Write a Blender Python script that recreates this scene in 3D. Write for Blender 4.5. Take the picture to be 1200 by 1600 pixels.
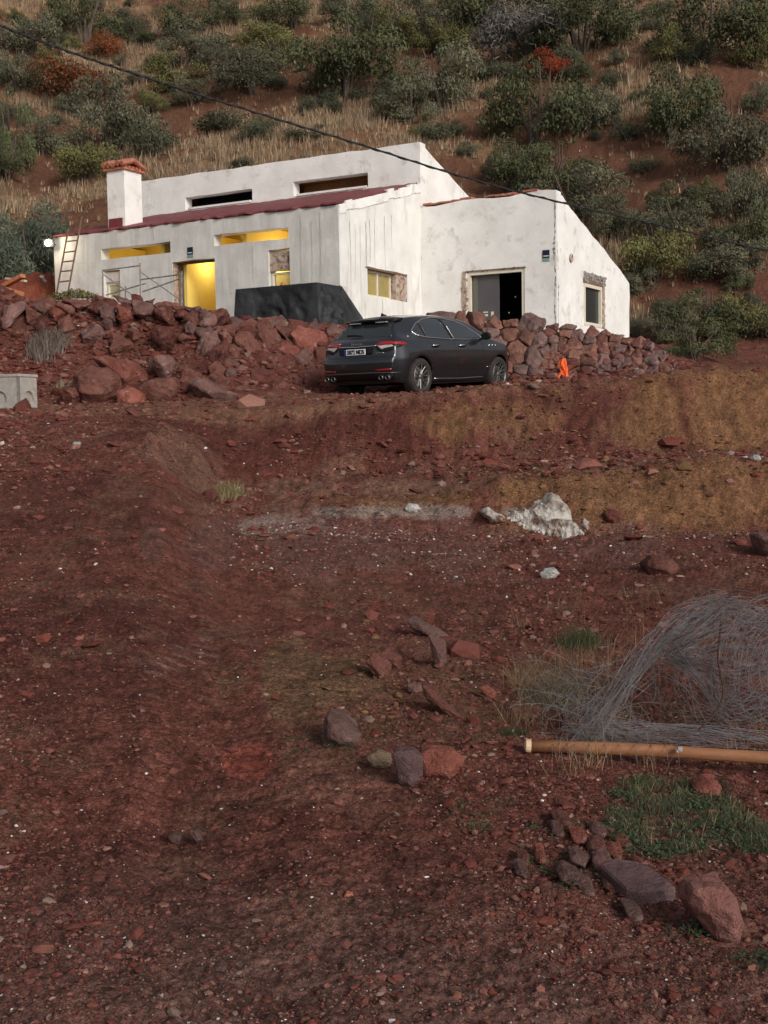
import bpy, bmesh, math, random
import numpy as np
from mathutils import Vector, Matrix
from mathutils.bvhtree import BVHTree
for o in list(bpy.data.objects): bpy.data.objects.remove(o)
scn = bpy.context.scene
C = scn.collection
R = math.radians
# ------------------------------------------------------------------ camera
F, PITCH, ROLL, CZ = 1900.0, 0.075, 0.0158, 1.6
fv = np.array([0, math.cos(PITCH), -math.sin(PITCH)])
u0 = np.array([0, math.sin(PITCH), math.cos(PITCH)])
r0 = np.array([1.0, 0, 0])
rv = math.cos(ROLL)*r0 - math.sin(ROLL)*u0
uv = math.cos(ROLL)*u0 + math.sin(ROLL)*r0
CAM = np.array([0, 0, CZ])
cam = bpy.data.objects.new('camera', bpy.data.cameras.new('camera')); C.objects.link(cam)
cam.matrix_world = Matrix(((rv[0], uv[0], -fv[0], 0), (rv[1], uv[1], -fv[1], 0), (rv[2], uv[2], -fv[2], CZ), (0, 0, 0, 1)))
cam.data.sensor_fit = 'HORIZONTAL'; cam.data.sensor_width = 36; cam.data.lens = 36*F/1200
cam.data.clip_end = 2000; cam.data.clip_start = 0.05
scn.camera = cam
# ------------------------------------------------------------------ light
SUN_EL, SUN_AZ = R(26), R(148)      # azimuth clockwise from +Y
w = bpy.data.worlds.new('World'); scn.world = w; w.use_nodes = True
nt = w.node_tree; nt.nodes.clear()
sky = nt.nodes.new('ShaderNodeTexSky'); sky.sky_type = 'NISHITA'; sky.sun_disc = False
sky.sun_elevation = SUN_EL; sky.sun_rotation = SUN_AZ; sky.air_density = 1.0; sky.dust_density = 3.0
hs = nt.nodes.new('ShaderNodeHueSaturation'); hs.inputs['Saturation'].default_value = 0.28
bg = nt.nodes.new('ShaderNodeBackground'); bg.inputs['Strength'].default_value = 0.10
wo = nt.nodes.new('ShaderNodeOutputWorld')
nt.links.new(sky.outputs[0], hs.inputs['Color']); nt.links.new(hs.outputs[0], bg.inputs[0]); nt.links.new(bg.outputs[0], wo.inputs[0])
sl = bpy.data.lights.new('sun', 'SUN'); sl.energy = 1.5; sl.angle = R(14); sl.color = (1.0, 0.95, 0.88)
so = bpy.data.objects.new('sun', sl); C.objects.link(so)
sd = Vector((math.sin(SUN_AZ)*math.cos(SUN_EL), math.cos(SUN_AZ)*math.cos(SUN_EL), math.sin(SUN_EL)))
so.rotation_euler = sd.to_track_quat('Z', 'Y').to_euler()
scn.view_settings.view_transform = 'Standard'; scn.view_settings.look = 'None'
scn.view_settings.exposure = 0.25; scn.view_settings.gamma = 1
# ------------------------------------------------------------------ pixel helpers (photo pixels at a chosen real depth)
def ray(px, py):
    return rv*(px-600)/F + uv*(800-py)/F + fv
def at(px, py, Y):
    r = ray(px, py); return CAM + r*(Y/r[1])
def proj(p):
    d = np.asarray(p, float) - CAM
    z = d @ fv
    return 600+F*(d @ rv)/z, 800-F*(d @ uv)/z
def hit(px, py, o, d):                # ray against the vertical plane through o along d
    r = ray(px, py); n = np.array([-d[1], d[0], 0]); t = ((np.asarray(o)-CAM) @ n)/(r @ n)
    return CAM + r*t
# ------------------------------------------------------------------ noise
def _h(ix, iy, iz, s):
    n = (ix.astype(np.int64)*374761393 + iy.astype(np.int64)*668265263 + iz.astype(np.int64)*2147483647 + s*1274126177) & 0xffffffff
    n = ((n ^ (n >> 13))*1274126177) & 0xffffffff
    n = (n ^ (n >> 16)) & 0xffffffff
    return n/4294967295.0
def vn(x, y, z=None, s=0):
    x = np.asarray(x, float); y = np.asarray(y, float); z = np.zeros_like(x) if z is None else np.asarray(z, float)
    ix, iy, iz = np.floor(x), np.floor(y), np.floor(z)
    fx, fy, fz = x-ix, y-iy, z-iz
    fx, fy, fz = [t*t*(3-2*t) for t in (fx, fy, fz)]
    def L(a, b, t): return a+(b-a)*t
    def g(a, b, c): return _h(ix+a, iy+b, iz+c, s)
    v0 = L(L(g(0,0,0), g(1,0,0), fx), L(g(0,1,0), g(1,1,0), fx), fy)
    v1 = L(L(g(0,0,1), g(1,0,1), fx), L(g(0,1,1), g(1,1,1), fx), fy)
    return L(v0, v1, fz)*2-1
def fbm(x, y, z=None, o=4, s=0, g=0.5):
    t = 0; a = 1; f = 1; n = 0
    for i in range(o):
        t = t + a*vn(x*f+i*17.3, y*f+i*9.1, None if z is None else z*f, s+i); n += a; a *= g; f *= 2.07
    return t/n
def sst(a, b, x):
    t = np.clip((x-a)/(b-a), 0, 1); return t*t*(3-2*t)
# ------------------------------------------------------------------ object helpers
def tag(o, label=None, cat=None, group=None, kind=None):
    if label: o['label'] = label
    if cat: o['category'] = cat
    if group: o['group'] = group
    if kind: o['kind'] = kind
    return o
def empty(name, loc, label, cat, group=None):
    o = bpy.data.objects.new(name, None); C.objects.link(o); o.location = Vector([float(a) for a in loc]); o.empty_display_size = .2
    return tag(o, label, cat, group)
def np_mesh(name, V, Fc, col=None, smooth=False):
    """V (n,3); Fc (m,3) or (m,4) int arrays, or a list of lists"""
    me = bpy.data.meshes.new(name)
    if isinstance(Fc, np.ndarray):
        k = Fc.shape[1]; m = len(Fc)
        me.vertices.add(len(V)); me.vertices.foreach_set('co', np.asarray(V, np.float32).ravel())
        me.loops.add(m*k); me.loops.foreach_set('vertex_index', Fc.astype(np.int32).ravel())
        me.polygons.add(m); me.polygons.foreach_set('loop_start', np.arange(0, m*k, k, dtype=np.int32))
        me.update(calc_edges=True)
    else:
        me.from_pydata([tuple(map(float, v)) for v in V], [], Fc); me.update()
    if col is not None:
        a = me.color_attributes.new('Col', 'FLOAT_COLOR', 'POINT')
        c = np.ones((len(V), 4), np.float32); c[:, :3] = col; a.data.foreach_set('color', c.ravel())
    me.polygons.foreach_set('use_smooth', np.full(len(me.polygons), smooth))
    return me
def link(name, me, mat, parent=None):
    o = bpy.data.objects.new(name, me); C.objects.link(o)
    if mat is not None and not me.materials: me.materials.append(mat)
    if parent is not None: o.parent = parent
    return o
class MB:
    def __init__(s): s.v = []; s.f = []
    def add(s, vs, fs):
        b = len(s.v); s.v += [tuple(map(float, v)) for v in vs]; s.f += [[i+b for i in f] for f in fs]; return s
    def hexa(s, p):      # 8 corners: bottom ring 0-3, top ring 4-7
        return s.add(p, [(3,2,1,0), (4,5,6,7), (0,1,5,4), (1,2,6,5), (2,3,7,6), (3,0,4,7)])
    def box(s, c, d, rot=None):
        c = Vector([float(a) for a in c]); M = rot if rot is not None else Matrix.Identity(3)
        p = [c + M @ Vector((x*d[0]/2, y*d[1]/2, z*d[2]/2)) for z in (-1, 1) for x, y in ((-1,-1), (1,-1), (1,1), (-1,1))]
        return s.hexa(p)
    def obox(s, o, a, b, c):   # origin corner + three edge vectors
        o, a, b, c = [np.asarray(t, float) for t in (o, a, b, c)]
        return s.hexa([o, o+a, o+a+b, o+b, o+c, o+a+c, o+a+b+c, o+b+c])
    def tube(s, pts, r, n=8, cap=True):
        pts = [Vector([float(a) for a in p]) for p in pts]
        rr = r if hasattr(r, '__len__') else [r]*len(pts)
        rings = []; prev = None
        for i, p in enumerate(pts):
            t = (pts[min(i+1, len(pts)-1)] - pts[max(i-1, 0)])
            if t.length < 1e-9: t = Vector((0, 0, 1))
            t.normalize()
            a = prev - t*prev.dot(t) if prev is not None else t.orthogonal()
            if a.length < 1e-6: a = t.orthogonal()
            a.normalize(); prev = a; b = t.cross(a)
            rings.append([p + (a*math.cos(2*math.pi*k/n) + b*math.sin(2*math.pi*k/n))*rr[i] for k in range(n)])
        vs = [q for rg in rings for q in rg]; fs = []
        for i in range(len(pts)-1):
            for k in range(n): fs.append((i*n+k, i*n+(k+1) % n, (i+1)*n+(k+1) % n, (i+1)*n+k))
        if cap: fs.append(tuple(range(n-1, -1, -1))); fs.append(tuple((len(pts)-1)*n+k for k in range(n)))
        return s.add(vs, fs)
    def lathe(s, prof, M, n=32, close=False):   # prof: (radius, along) about local Z
        vs = []; fs = []
        for r, h in prof:
            for k in range(n):
                a = 2*math.pi*k/n; vs.append(M @ Vector((r*math.cos(a), r*math.sin(a), h)))
        m = len(prof)
        for i in range(m if close else m-1):
            j = (i+1) % m
            for k in range(n): fs.append((i*n+k, i*n+(k+1) % n, j*n+(k+1) % n, j*n+k))
        return s.add(vs, fs)
    def build(s, name, mat, parent=None, smooth=False, off=None, col=None):
        v = np.array(s.v)
        if off is not None: v = v - np.asarray(off, float)
        me = np_mesh(name, v, s.f, smooth=smooth, col=col)
        return link(name, me, mat, parent)
def single(name, mb, mat, label, cat, group=None, smooth=False, base=None):
    """one-mesh thing with its origin at its base"""
    v = np.array(mb.v); b = np.array([v[:, 0].mean(), v[:, 1].mean(), v[:, 2].min()]) if base is None else np.asarray(base)
    o = mb.build(name, mat, None, smooth, off=b); o.location = b
    return tag(o, label, cat, group)
# ------------------------------------------------------------------ materials
def mat(name, c1, c2=None, rough=0.9, scale=4.0, bump=0.0, bscale=None, metallic=0.0, attr=False, stretch=None, rnd=0.0,
        detail=6.0, ramp=(0.35, 0.65), c3=None, s3=1.0, r3=(0.5, 0.6), spec=0.3, trans=0.0, bdist=0.02, ior=1.45, emit=None, coat=0.0):
    m = bpy.data.materials.new(name); m.use_nodes = True; n = m.node_tree.nodes; l = m.node_tree.links
    b = n['Principled BSDF']; b.inputs['Roughness'].default_value = rough; b.inputs['Metallic'].default_value = metallic
    b.inputs['Specular IOR Level'].default_value = spec; b.inputs['Transmission Weight'].default_value = trans; b.inputs['IOR'].default_value = ior
    b.inputs['Coat Weight'].default_value = coat
    tc = n.new('ShaderNodeTexCoord'); mp = n.new('ShaderNodeMapping'); l.new(tc.outputs['Object'], mp.inputs[0])
    if stretch: mp.inputs['Scale'].default_value = stretch
    def rgb(c): return (c[0], c[1], c[2], 1)
    out = None
    if c2 is not None:
        nz = n.new('ShaderNodeTexNoise'); nz.inputs['Scale'].default_value = scale; nz.inputs['Detail'].default_value = detail; nz.inputs['Roughness'].default_value = 0.6
        l.new(mp.outputs[0], nz.inputs['Vector'])
        rp = n.new('ShaderNodeValToRGB'); rp.color_ramp.elements[0].position = ramp[0]; rp.color_ramp.elements[1].position = ramp[1]
        rp.color_ramp.elements[0].color = rgb(c1); rp.color_ramp.elements[1].color = rgb(c2)
        l.new(nz.outputs[0], rp.inputs[0]); out = rp.outputs[0]
    else:
        v = n.new('ShaderNodeRGB'); v.outputs[0].default_value = rgb(c1); out = v.outputs[0]
    if c3 is not None:
        nz = n.new('ShaderNodeTexNoise'); nz.inputs['Scale'].default_value = s3; nz.inputs['Detail'].default_value = 8; nz.inputs['Roughness'].default_value = .65
        l.new(tc.outputs['Object'], nz.inputs['Vector'])
        rp = n.new('ShaderNodeValToRGB'); rp.color_ramp.elements[0].position = r3[0]; rp.color_ramp.elements[1].position = r3[1]
        l.new(nz.outputs[0], rp.inputs[0])
        mx = n.new('ShaderNodeMix'); mx.data_type = 'RGBA'; l.new(rp.outputs[0], mx.inputs[0]); l.new(out, mx.inputs[6]); mx.inputs[7].default_value = rgb(c3); out = mx.outputs[2]
    if attr:
        at_ = n.new('ShaderNodeAttribute'); at_.attribute_name = 'Col'
        mx = n.new('ShaderNodeMix'); mx.data_type = 'RGBA'; mx.blend_type = 'MULTIPLY'; mx.inputs[0].default_value = 1
        l.new(out, mx.inputs[6]); l.new(at_.outputs[0], mx.inputs[7]); out = mx.outputs[2]
    if rnd:
        oi = n.new('ShaderNodeObjectInfo'); mr = n.new('ShaderNodeMapRange'); mr.inputs[3].default_value = 1-rnd; mr.inputs[4].default_value = 1+rnd
        l.new(oi.outputs['Random'], mr.inputs[0])
        hv = n.new('ShaderNodeHueSaturation'); l.new(mr.outputs[0], hv.inputs['Value']); l.new(out, hv.inputs['Color']); out = hv.outputs[0]
    l.new(out, b.inputs['Base Color'])
    if bump:
        nz = n.new('ShaderNodeTexNoise'); nz.inputs['Scale'].default_value = bscale or scale*3; nz.inputs['Detail'].default_value = 8; nz.inputs['Roughness'].default_value = 0.65
        l.new(tc.outputs['Object'], nz.inputs['Vector'])
        bp = n.new('ShaderNodeBump'); bp.inputs['Strength'].default_value = bump; bp.inputs['Distance'].default_value = bdist
        l.new(nz.outputs[0], bp.inputs['Height']); l.new(bp.outputs[0], b.inputs['Normal'])
    if emit: b.inputs['Emission Color'].default_value = rgb(emit[0]); b.inputs['Emission Strength'].default_value = emit[1]
    return m
# ------------------------------------------------------------------ house key points (needed by the terrain too)
HY = 31.0; HK = HY/28
YAW, YAW2 = 0.512, 0.516
U = np.array([-math.cos(YAW), math.sin(YAW), 0.0]); V = np.array([math.sin(YAW2), math.cos(YAW2), 0.0]); Z = np.array([0, 0, 1.0])
A3 = at(529, 319, HY); z_eave = A3[2]; A = np.array([A3[0], A3[1], 0])
T1, S2, T2 = 3.996*HK, 3.676*HK, 5.521*HK
zE, zW, zD = [CZ+(z-CZ)*HK for z in (8.638, 7.068, 5.353)]
B = A+T1*V; Cc = B-S2*U; D = Cc+T2*V
FLOOR = 3.72
# ------------------------------------------------------------------ terrain: profiles read off the photograph as (photo y, depth) or ('z', height, depth)
PROF = {
 -900: [('z',0,3.2),('z',0,6),('z',.6,12),('z',1.7,21),('z',2.0,24),('z',3.2,26),('z',4.2,29),('z',4.2,36),('z',4.6,42)],
 0:   [('z',0,3.2),('z',.02,6),('z',.45,10),(652,21),(634,24.6),(600,25.6),(462,28.6),(440,30),(440,33),('z',4.6,42)],
 130: [('z',0,3.2),('z',.02,6),('z',.45,10),(652,21),(632,24.6),(600,25.6),(478,28.4),('z',3.9,29.2),('z',3.8,33),('z',3.9,42)],
 240: [('z',0,3.2),('z',.0,6),('z',.40,10),(668,19.0),(648,21),(630,24.6),(600,25.5),(492,28.3),('z',3.72,29),('z',3.72,33),('z',3.9,42)],
 300: [('z',0,3.2),('z',-.02,6),('z',.25,10),(790,14),(762,16.4),(668,20.3),(642,21.3),(626,24.6),(600,25.5),(502,28.2),('z',3.72,29),('z',3.72,33),('z',3.9,42)],
 350: [('z',0,3.2),('z',-.02,6),('z',.12,10),(815,14.6),(790,15.7),(766,18.9),(690,20.2),(638,21.5),(625,24.6),(600,25.5),(503,28.2),('z',3.72,29),('z',3.72,33),('z',3.9,42)],
 420: [('z',0,3.2),('z',-.02,6),('z',.05,10),(815,15.0),(790,15.7),(760,19.2),(690,20.3),(632,21.4),(622,24.6),(600,25.7),(505,28.4),('z',3.72,29.2),('z',3.72,33),('z',3.9,42)],
 520: [('z',0,3.2),('z',-.02,6),('z',.0,10),(822,15),(792,15.7),(752,19.5),(680,20.3),(628,21.1),(618,24.4),(614,26.4),(590,27.0),(506,29.0),('z',3.72,29.7),('z',3.72,33),('z',3.9,42)],
 660: [('z',0,3.2),('z',-.03,6),('z',-.05,10),(830,14.9),(784,15.6),(734,19.6),(680,20.1),(622,20.9),(615,24.4),(606,27.6),(590,28.0),(508,29.5),('z',3.7,30.2),('z',3.7,33),('z',3.9,42)],
 800: [('z',0,3.2),('z',-.05,6),('z',-.06,10),(836,14.7),(752,15.6),(724,19.6),(680,20.0),(604,20.9),(602,24.6),(600,27.5),(590,27.9),(506,29.5),('z',3.7,30.2),('z',3.7,33),('z',3.9,42)],
 900: [('z',0,3.2),('z',-.06,6),('z',-.06,10),(836,14.6),(740,15.6),(719,19.6),(676,20.0),(598,20.8),(597,24.6),(594,27.0),(586,27.5),(520,29.3),('z',3.7,30.2),('z',3.7,33),('z',3.9,42)],
 1000:[('z',0,3.2),('z',-.1,6),('z',-.06,10),(834,14.5),(731,15.7),(716,19.6),(672,20.0),(592,20.8),(589,24.6),(586,26.8),(580,27.2),(546,28.6),('z',3.5,30),('z',3.7,33),('z',3.9,42)],
 1060:[('z',0,3.2),('z',-.12,6),('z',-.06,10),(833,14.5),(726,15.7),(714,19.6),(670,20.0),(584,20.8),(582,25.0),('z',2.6,27),('z',3.0,30),('z',3.4,34),('z',4.2,42)],
 1200:[('z',0,3.2),('z',-.15,6),('z',-.05,10),(832,14.5),(720,15.8),(710,19.6),(668,20.0),(588,20.8),(592,25.0),('z',2.4,27),('z',2.6,30),('z',3.0,34),('z',4.2,42)],
 2200:[('z',0,3.2),('z',-.1,6),('z',0,10),('z',.3,15),('z',1.0,16.5),('z',1.1,19),('z',2.1,21),('z',2.2,26),('z',2.4,30),('z',3.0,34),('z',4.4,42)],
}
PS = sorted(PROF); PT = []
for s_ in PS:
    ys, zs = [-30.0], [0.0]
    for p in PROF[s_]:
        if p[0] == 'z': ys.append(p[2]); zs.append(p[1])
        else: q = at(s_, p[0], p[1]); ys.append(p[1]); zs.append(q[2])
    PT.append((np.array(ys), np.array(zs)))
HS = 0.62
def Hbase(X, Y):
    X = np.asarray(X, float); Y = np.asarray(Y, float)
    s = 600+F*X/np.maximum(Y, 2.8)
    k = np.array([np.interp(Y, a, b) for a, b in PT])
    s = np.clip(s, PS[0], PS[-1]-1e-3); i = np.clip(np.searchsorted(PS, s, side='right')-1, 0, len(PS)-2)
    p = np.array(PS, float); t = (s-p[i])/(p[i+1]-p[i]); t = .5*t+.5*t*t*(3-2*t)
    z0 = np.take_along_axis(k, i[None], 0)[0]; z1 = np.take_along_axis(k, (i+1)[None], 0)[0]
    z = z0*(1-t)+z1*t
    yb = 42 + 2.5*vn(X*.06, Y*0+1.0, s=5) - 3.0*sst(5, 20, X)
    h = np.maximum(Y-yb, 0)
    z = np.where(Y > yb, z + HS*(h - 3*(1-np.exp(-h/3))), z)
    # mound of loose soil beside the left end of the house
    m = np.exp(-(((X+10.1)/1.7)**2 + ((Y-38.2)/2.4)**2)); z = z + 1.9*m*(1+.35*fbm(X*1.6,Y*1.2,o=3,s=8))
    return z
def Hn(X, Y, fine=True):
    z = Hbase(X, Y)
    hill = sst(43, 50, Y)
    z = z + hill*(1.5*fbm(X*.07, Y*.07, o=3, s=11) + .28*fbm(X*.6, Y*.6, o=3, s=12))
    near = 1-hill
    bank = sst(14.4, 15.2, Y)*(1-sst(20.9, 21.6, Y))*sst(-5.2, -3.2, X + .0*Y)
    z = z + near*(.05*fbm(X*.6, Y*.45, o=3, s=21))*sst(3, 8, Y)
    pile = sst(24.8, 25.6, Y)*(1-sst(28.4, 29.2, Y))*(1-sst(-3.2,-1.6,X))
    z = z + pile*.10*fbm(X*2.2, Y*2.2, o=3, s=24)
    z = z + bank*(.11*fbm(X*1.3, Y*1.6, o=4, s=22) + .10*np.abs(fbm(X*3.2, Y*.8, o=3, s=23)))
    # rim of the upper terrace: little bites
    z = z + .05*np.exp(-((Y-21.1)/.5)**2)*fbm(X*2.5, Y*2, o=3, s=31)
    if fine:
        rock = sst(-.15, .3, fbm(X*.9, Y*.5, o=3, s=41))
        sm = 0.45+.55*rock
        z = z + near*.045*sm*fbm(X*4, Y*3, o=3, s=42) + near*.022*np.abs(fbm(X*17, Y*13, o=3, s=43))*sm + near*.010*fbm(X*45, Y*38, o=2, s=48)
        # ruts worn along the ramp, and caterpillar treads
        xt = np.interp(Y, [3, 4, 6, 8, 12, 18, 24], [-.55, -.62, -.85, -1.32, -2.75, -5.1, -7.5])
        for off in (0, -1.7):
            w_ = np.exp(-((X-xt-off)/.26)**4)*(1-sst(19, 22, Y))*sst(3.6, 5, Y)
            m = w_*sst(-.35, .1, vn(X*.9+5, Y*.8, s=44))
            z = z + m*.020*np.sign(np.sin(Y*2*math.pi/.21 + 0.35*vn(X*1.5, Y*1.5, s=45)))*np.abs(np.sin(Y*2*math.pi/.21 + 0.35*vn(X*1.5, Y*1.5, s=45)))**.5 - .035*w_
            z = z + .03*np.exp(-((np.abs(X-xt-off)-.34)/.08)**2)*(1-sst(19, 22, Y))*sst(3.6, 5, Y)*(.6+.8*fbm(X*5, Y*4, o=2, s=46))
        # wide belt of crossing tread prints and smeared streaks lower down
        m = sst(4.2, 5.5, Y)*(1-sst(10.5, 13, Y))*(1-sst(-.2, .5, X))*sst(.0, .35, fbm(X*1.3, Y*1.1, o=2, s=47))
        z = z + m*.012*np.sin((Y+.03*X)*2*math.pi/.15)
        d1 = X*.94+Y*.35; d2 = -X*.35+Y*.94
        z = z + (1-sst(5, 7, Y))*.016*fbm(d1*1.2, d2*11, o=3, s=49)
    return z
def ground(px, py, y0=2.9, y1=160):
    r = ray(px, py); Ys = np.concatenate([np.arange(y0, 30, .25), np.arange(max(30, y0), y1, .6)])
    def below(Ys): return Hn(r[0]/r[1]*Ys, Ys, False) >= CZ + r[2]/r[1]*Ys
    b = np.nonzero(below(Ys))[0]; i = b[0] if len(b) else len(Ys)-1
    lo = Ys[max(i-1, 0)]; Y2 = np.linspace(lo, Ys[i], 13); b = np.nonzero(below(Y2))[0]; Y = Y2[b[0]] if len(b) else Ys[i]
    X = r[0]/r[1]*Y
    return np.array([X, Y, float(Hn(np.array([X]), np.array([Y]), False)[0])])
def groundv(px, py, y0=2.9, y1=30):
    px = np.asarray(px, float); py = np.asarray(py, float)
    r = rv[None]*((px-600)/F)[:, None]+uv[None]*((800-py)/F)[:, None]+fv[None]
    ax_ = (r[:, 0]/r[:, 1])[:, None]; bz = (r[:, 2]/r[:, 1])[:, None]
    Ys = np.exp(np.linspace(math.log(y0), math.log(y1), 110))[None]+0*ax_
    def first(Ys):
        h = Hn(ax_*Ys, Ys, False) >= CZ+bz*Ys; i = np.argmax(h, 1); i = np.where(h.any(1), i, Ys.shape[1]-1); return i
    k = np.arange(len(px)); i = first(Ys); lo = Ys[k, np.maximum(i-1, 0)]; hi = Ys[k, i]
    Y2 = lo[:, None]+(hi-lo)[:, None]*np.linspace(0, 1, 9)[None]; Y = Y2[k, first(Y2)]; X = ax_[:, 0]*Y
    return np.stack([X, Y, Hn(X, Y, False)], 1)
def gz(x, y): return float(Hn(np.array([x]), np.array([y]), False)[0])

# ---- the sheet
sx = np.concatenate([np.array([-9000,-6500,-4500,-3200,-2300,-1700,-1300,-1000,-800,-650,-520]), np.arange(-420, -40, 18), np.arange(-40, 1240, 2.4), np.arange(1240, 1640, 18), np.array([1700,1800,1950,2200,2500,3000,3700,4700,6500,9000])])
pyr = np.arange(1640, 840, -2.2); yy = CZ/np.maximum((pyr-657)/F, 1e-3)
yrow = np.concatenate([np.array([-12,-8,-5,-3,-1.5,-.5,.3,1,1.6,2.1,2.5,2.8]), yy[(yy > 2.9) & (yy < 14.2)], np.arange(14.2, 29, .05), np.arange(29, 43, .3), np.arange(43, 110, .33), np.arange(110, 175, 1.5), [185, 200, 230, 260]])
SS, YY = np.meshgrid(sx, yrow)
XX = (SS-600)/F*np.maximum(YY, 2.8)
ZZ = Hn(XX, YY)
nr, nc = XX.shape
Vt = np.stack([XX, YY, ZZ], -1).reshape(-1, 3)
idx = np.arange(nr*nc).reshape(nr, nc)
Ft = np.stack([idx[:-1, :-1], idx[:-1, 1:], idx[1:, 1:], idx[1:, :-1]], -1).reshape(-1, 4)
# ---- soil colours
PX, PY = proj(Vt); PX = np.clip(np.nan_to_num(PX), -4000, 6000); PY = np.clip(np.nan_to_num(PY), -4000, 6000)
Xf, Yf, Zf = Vt.T
def E(cx, cy, rx, ry, n=.35, soft=1.0):
    d = ((PX-cx)/rx)**2+((PY-cy)/ry)**2 + n*2*fbm(Xf*3*12/np.maximum(Yf, 3), Yf*3*12/np.maximum(Yf, 3), o=3, s=int(cx)+7)
    return sst(1.0+soft*.5, 1.0-soft*.5, d)
def lerp(c, c2, m): return c*(1-m[:, None])+np.array(c2)*m[:, None]
RED = (.142, .054, .041); DRED = (.104, .038, .030); OCH = (.180, .092, .048); GRY = (.150, .088, .073)
col = np.tile(np.array(RED), (len(Vt), 1))
f1 = fbm(Xf*.8, Yf*.5, o=4, s=51); f2 = fbm(Xf*2.6, Yf*2.1, o=4, s=52)
col = lerp(col, DRED, sst(-.1, .4, f1)); col = lerp(col, (.150, .078, .055), .65*sst(0, .45, f2)*(Yf < 43))
lowleft = sst(1280, 1560, PY+.25*(600-PX)*0+60*f1)*(Yf < 12); col = lerp(col, GRY, .65*lowleft)
col = lerp(col, (.19, .098, .062), .75*sst(25.2, 24, Yf)*sst(20.6, 21.0, Yf)); col = lerp(col, (.20, .115, .08), .55*sst(15.5, 15.9, Yf)*sst(19.4, 18.6, Yf)*sst(-.1,.3,f1+.25)*(Xf > -3.4)); col = lerp(col, (.085, .028, .022), .45*sst(19.7, 20.1, Yf)*sst(21.0, 20.6, Yf)*(Xf > -4.2)*(Xf < 1.5)); col = lerp(col, OCH, .75*sst(14.5, 14.8, Yf)*sst(15.9, 15.6, Yf)*sst(.6, 2.0, Xf+.6*f1)); col = lerp(col, OCH, .6*sst(19.5, 19.9, Yf)*sst(21.3, 20.9, Yf)*sst(3.2, 4.8, Xf+1.6*f2))      # paler terrace top and ledge, darker bank face at left, ochre at right
for e in [(765, 655, 95, 34), (690, 665, 30, 26), (1140, 650, 130, 62), (1190, 640, 90, 60), (1010, 640, 30, 50), (985, 790, 190, 52), (1120, 775, 130, 52), (880, 755, 90, 22), (620, 775, 240, 18), (1180, 600, 60, 30)]:
    col = lerp(col, OCH, .8*E(*e, n=.8)*sst(.75, .05, np.abs(f2)))
col = lerp(col, (.155, .098, .055), .6*E(480, 1060, 125, 52, 1.1)); col = lerp(col, (.155, .092, .056), .4*E(600, 1100, 150, 50, 1.2))
col = lerp(col, (.25, .20, .175), .7*E(440, 822, 85, 15, .9)); col = lerp(col, (.26, .165, .12), .28*E(560, 796, 180, 9, 2.2)); col = lerp(col, (.20, .12, .09), .5*E(560, 762, 190, 12, .9)); col = lerp(col, (.16, .082, .07), .6*E(640, 850, 330, 40, 1.2))
col = lerp(col, (.30, .27, .24), .45*E(655, 800, 110, 8, 1.6))
col = lerp(col, (.27, .075, .052), .7*E(398, 1190, 38, 20, .8)); col = lerp(col, (.17, .042, .022), .6*E(40, 580, 60, 12, .5))
col = lerp(col, (.20, .055, .030), .75*(np.exp(-(((Xf+10.8)/2.6)**2+((Yf-37.4)/3.2)**2)) > .25))
col = lerp(col, (.055, .045, .028), .6*E(1070, 1280, 150, 60, .5))
tm_ = E(262, 1012, 62, 42, .5)*(Yf < 12); col = lerp(col, (.26, .175, .15), .45*tm_*sst(.15, .6, np.sin(Yf*2*math.pi/.21 + 0.35*vn(Xf*1.5, Yf*1.5, s=45)))*sst(-.2, .1, fbm(Xf*4, Yf*3, o=2, s=72)))
hm = sst(42, 47, Yf); g1 = fbm(Xf*.16, Yf*.16, o=4, s=61)
hc = np.tile(np.array((.125, .060, .038)), (len(Vt), 1)); hc = lerp(hc, (.20, .115, .065), sst(-.15, .3, g1)); hc = lerp(hc, (.30, .20, .115), .7*sst(.0, .45, fbm(Xf*.35, Yf*.35, o=3, s=62))*sst(-.1, .3, g1))
col = col*(1-hm[:, None])+hc*hm[:, None]
fr = fbm(Xf*9, Yf*8, o=3, s=70); fq = fbm(Xf*38, Yf*30, o=2, s=71); col = col*(1+.42*fr[:, None]+.35*fq[:, None]*(Yf < 24)[:, None]); col = np.clip(col, .004, 1)
M_soil = mat('soil', (.86, .86, .86), (1.14, 1.12, 1.10), rough=.97, scale=7, attr=True, bump=1.0, bscale=26, bdist=.05, spec=.10, c3=(1.3, 1.35, 1.4), s3=60, r3=(.66, .78))
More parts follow.
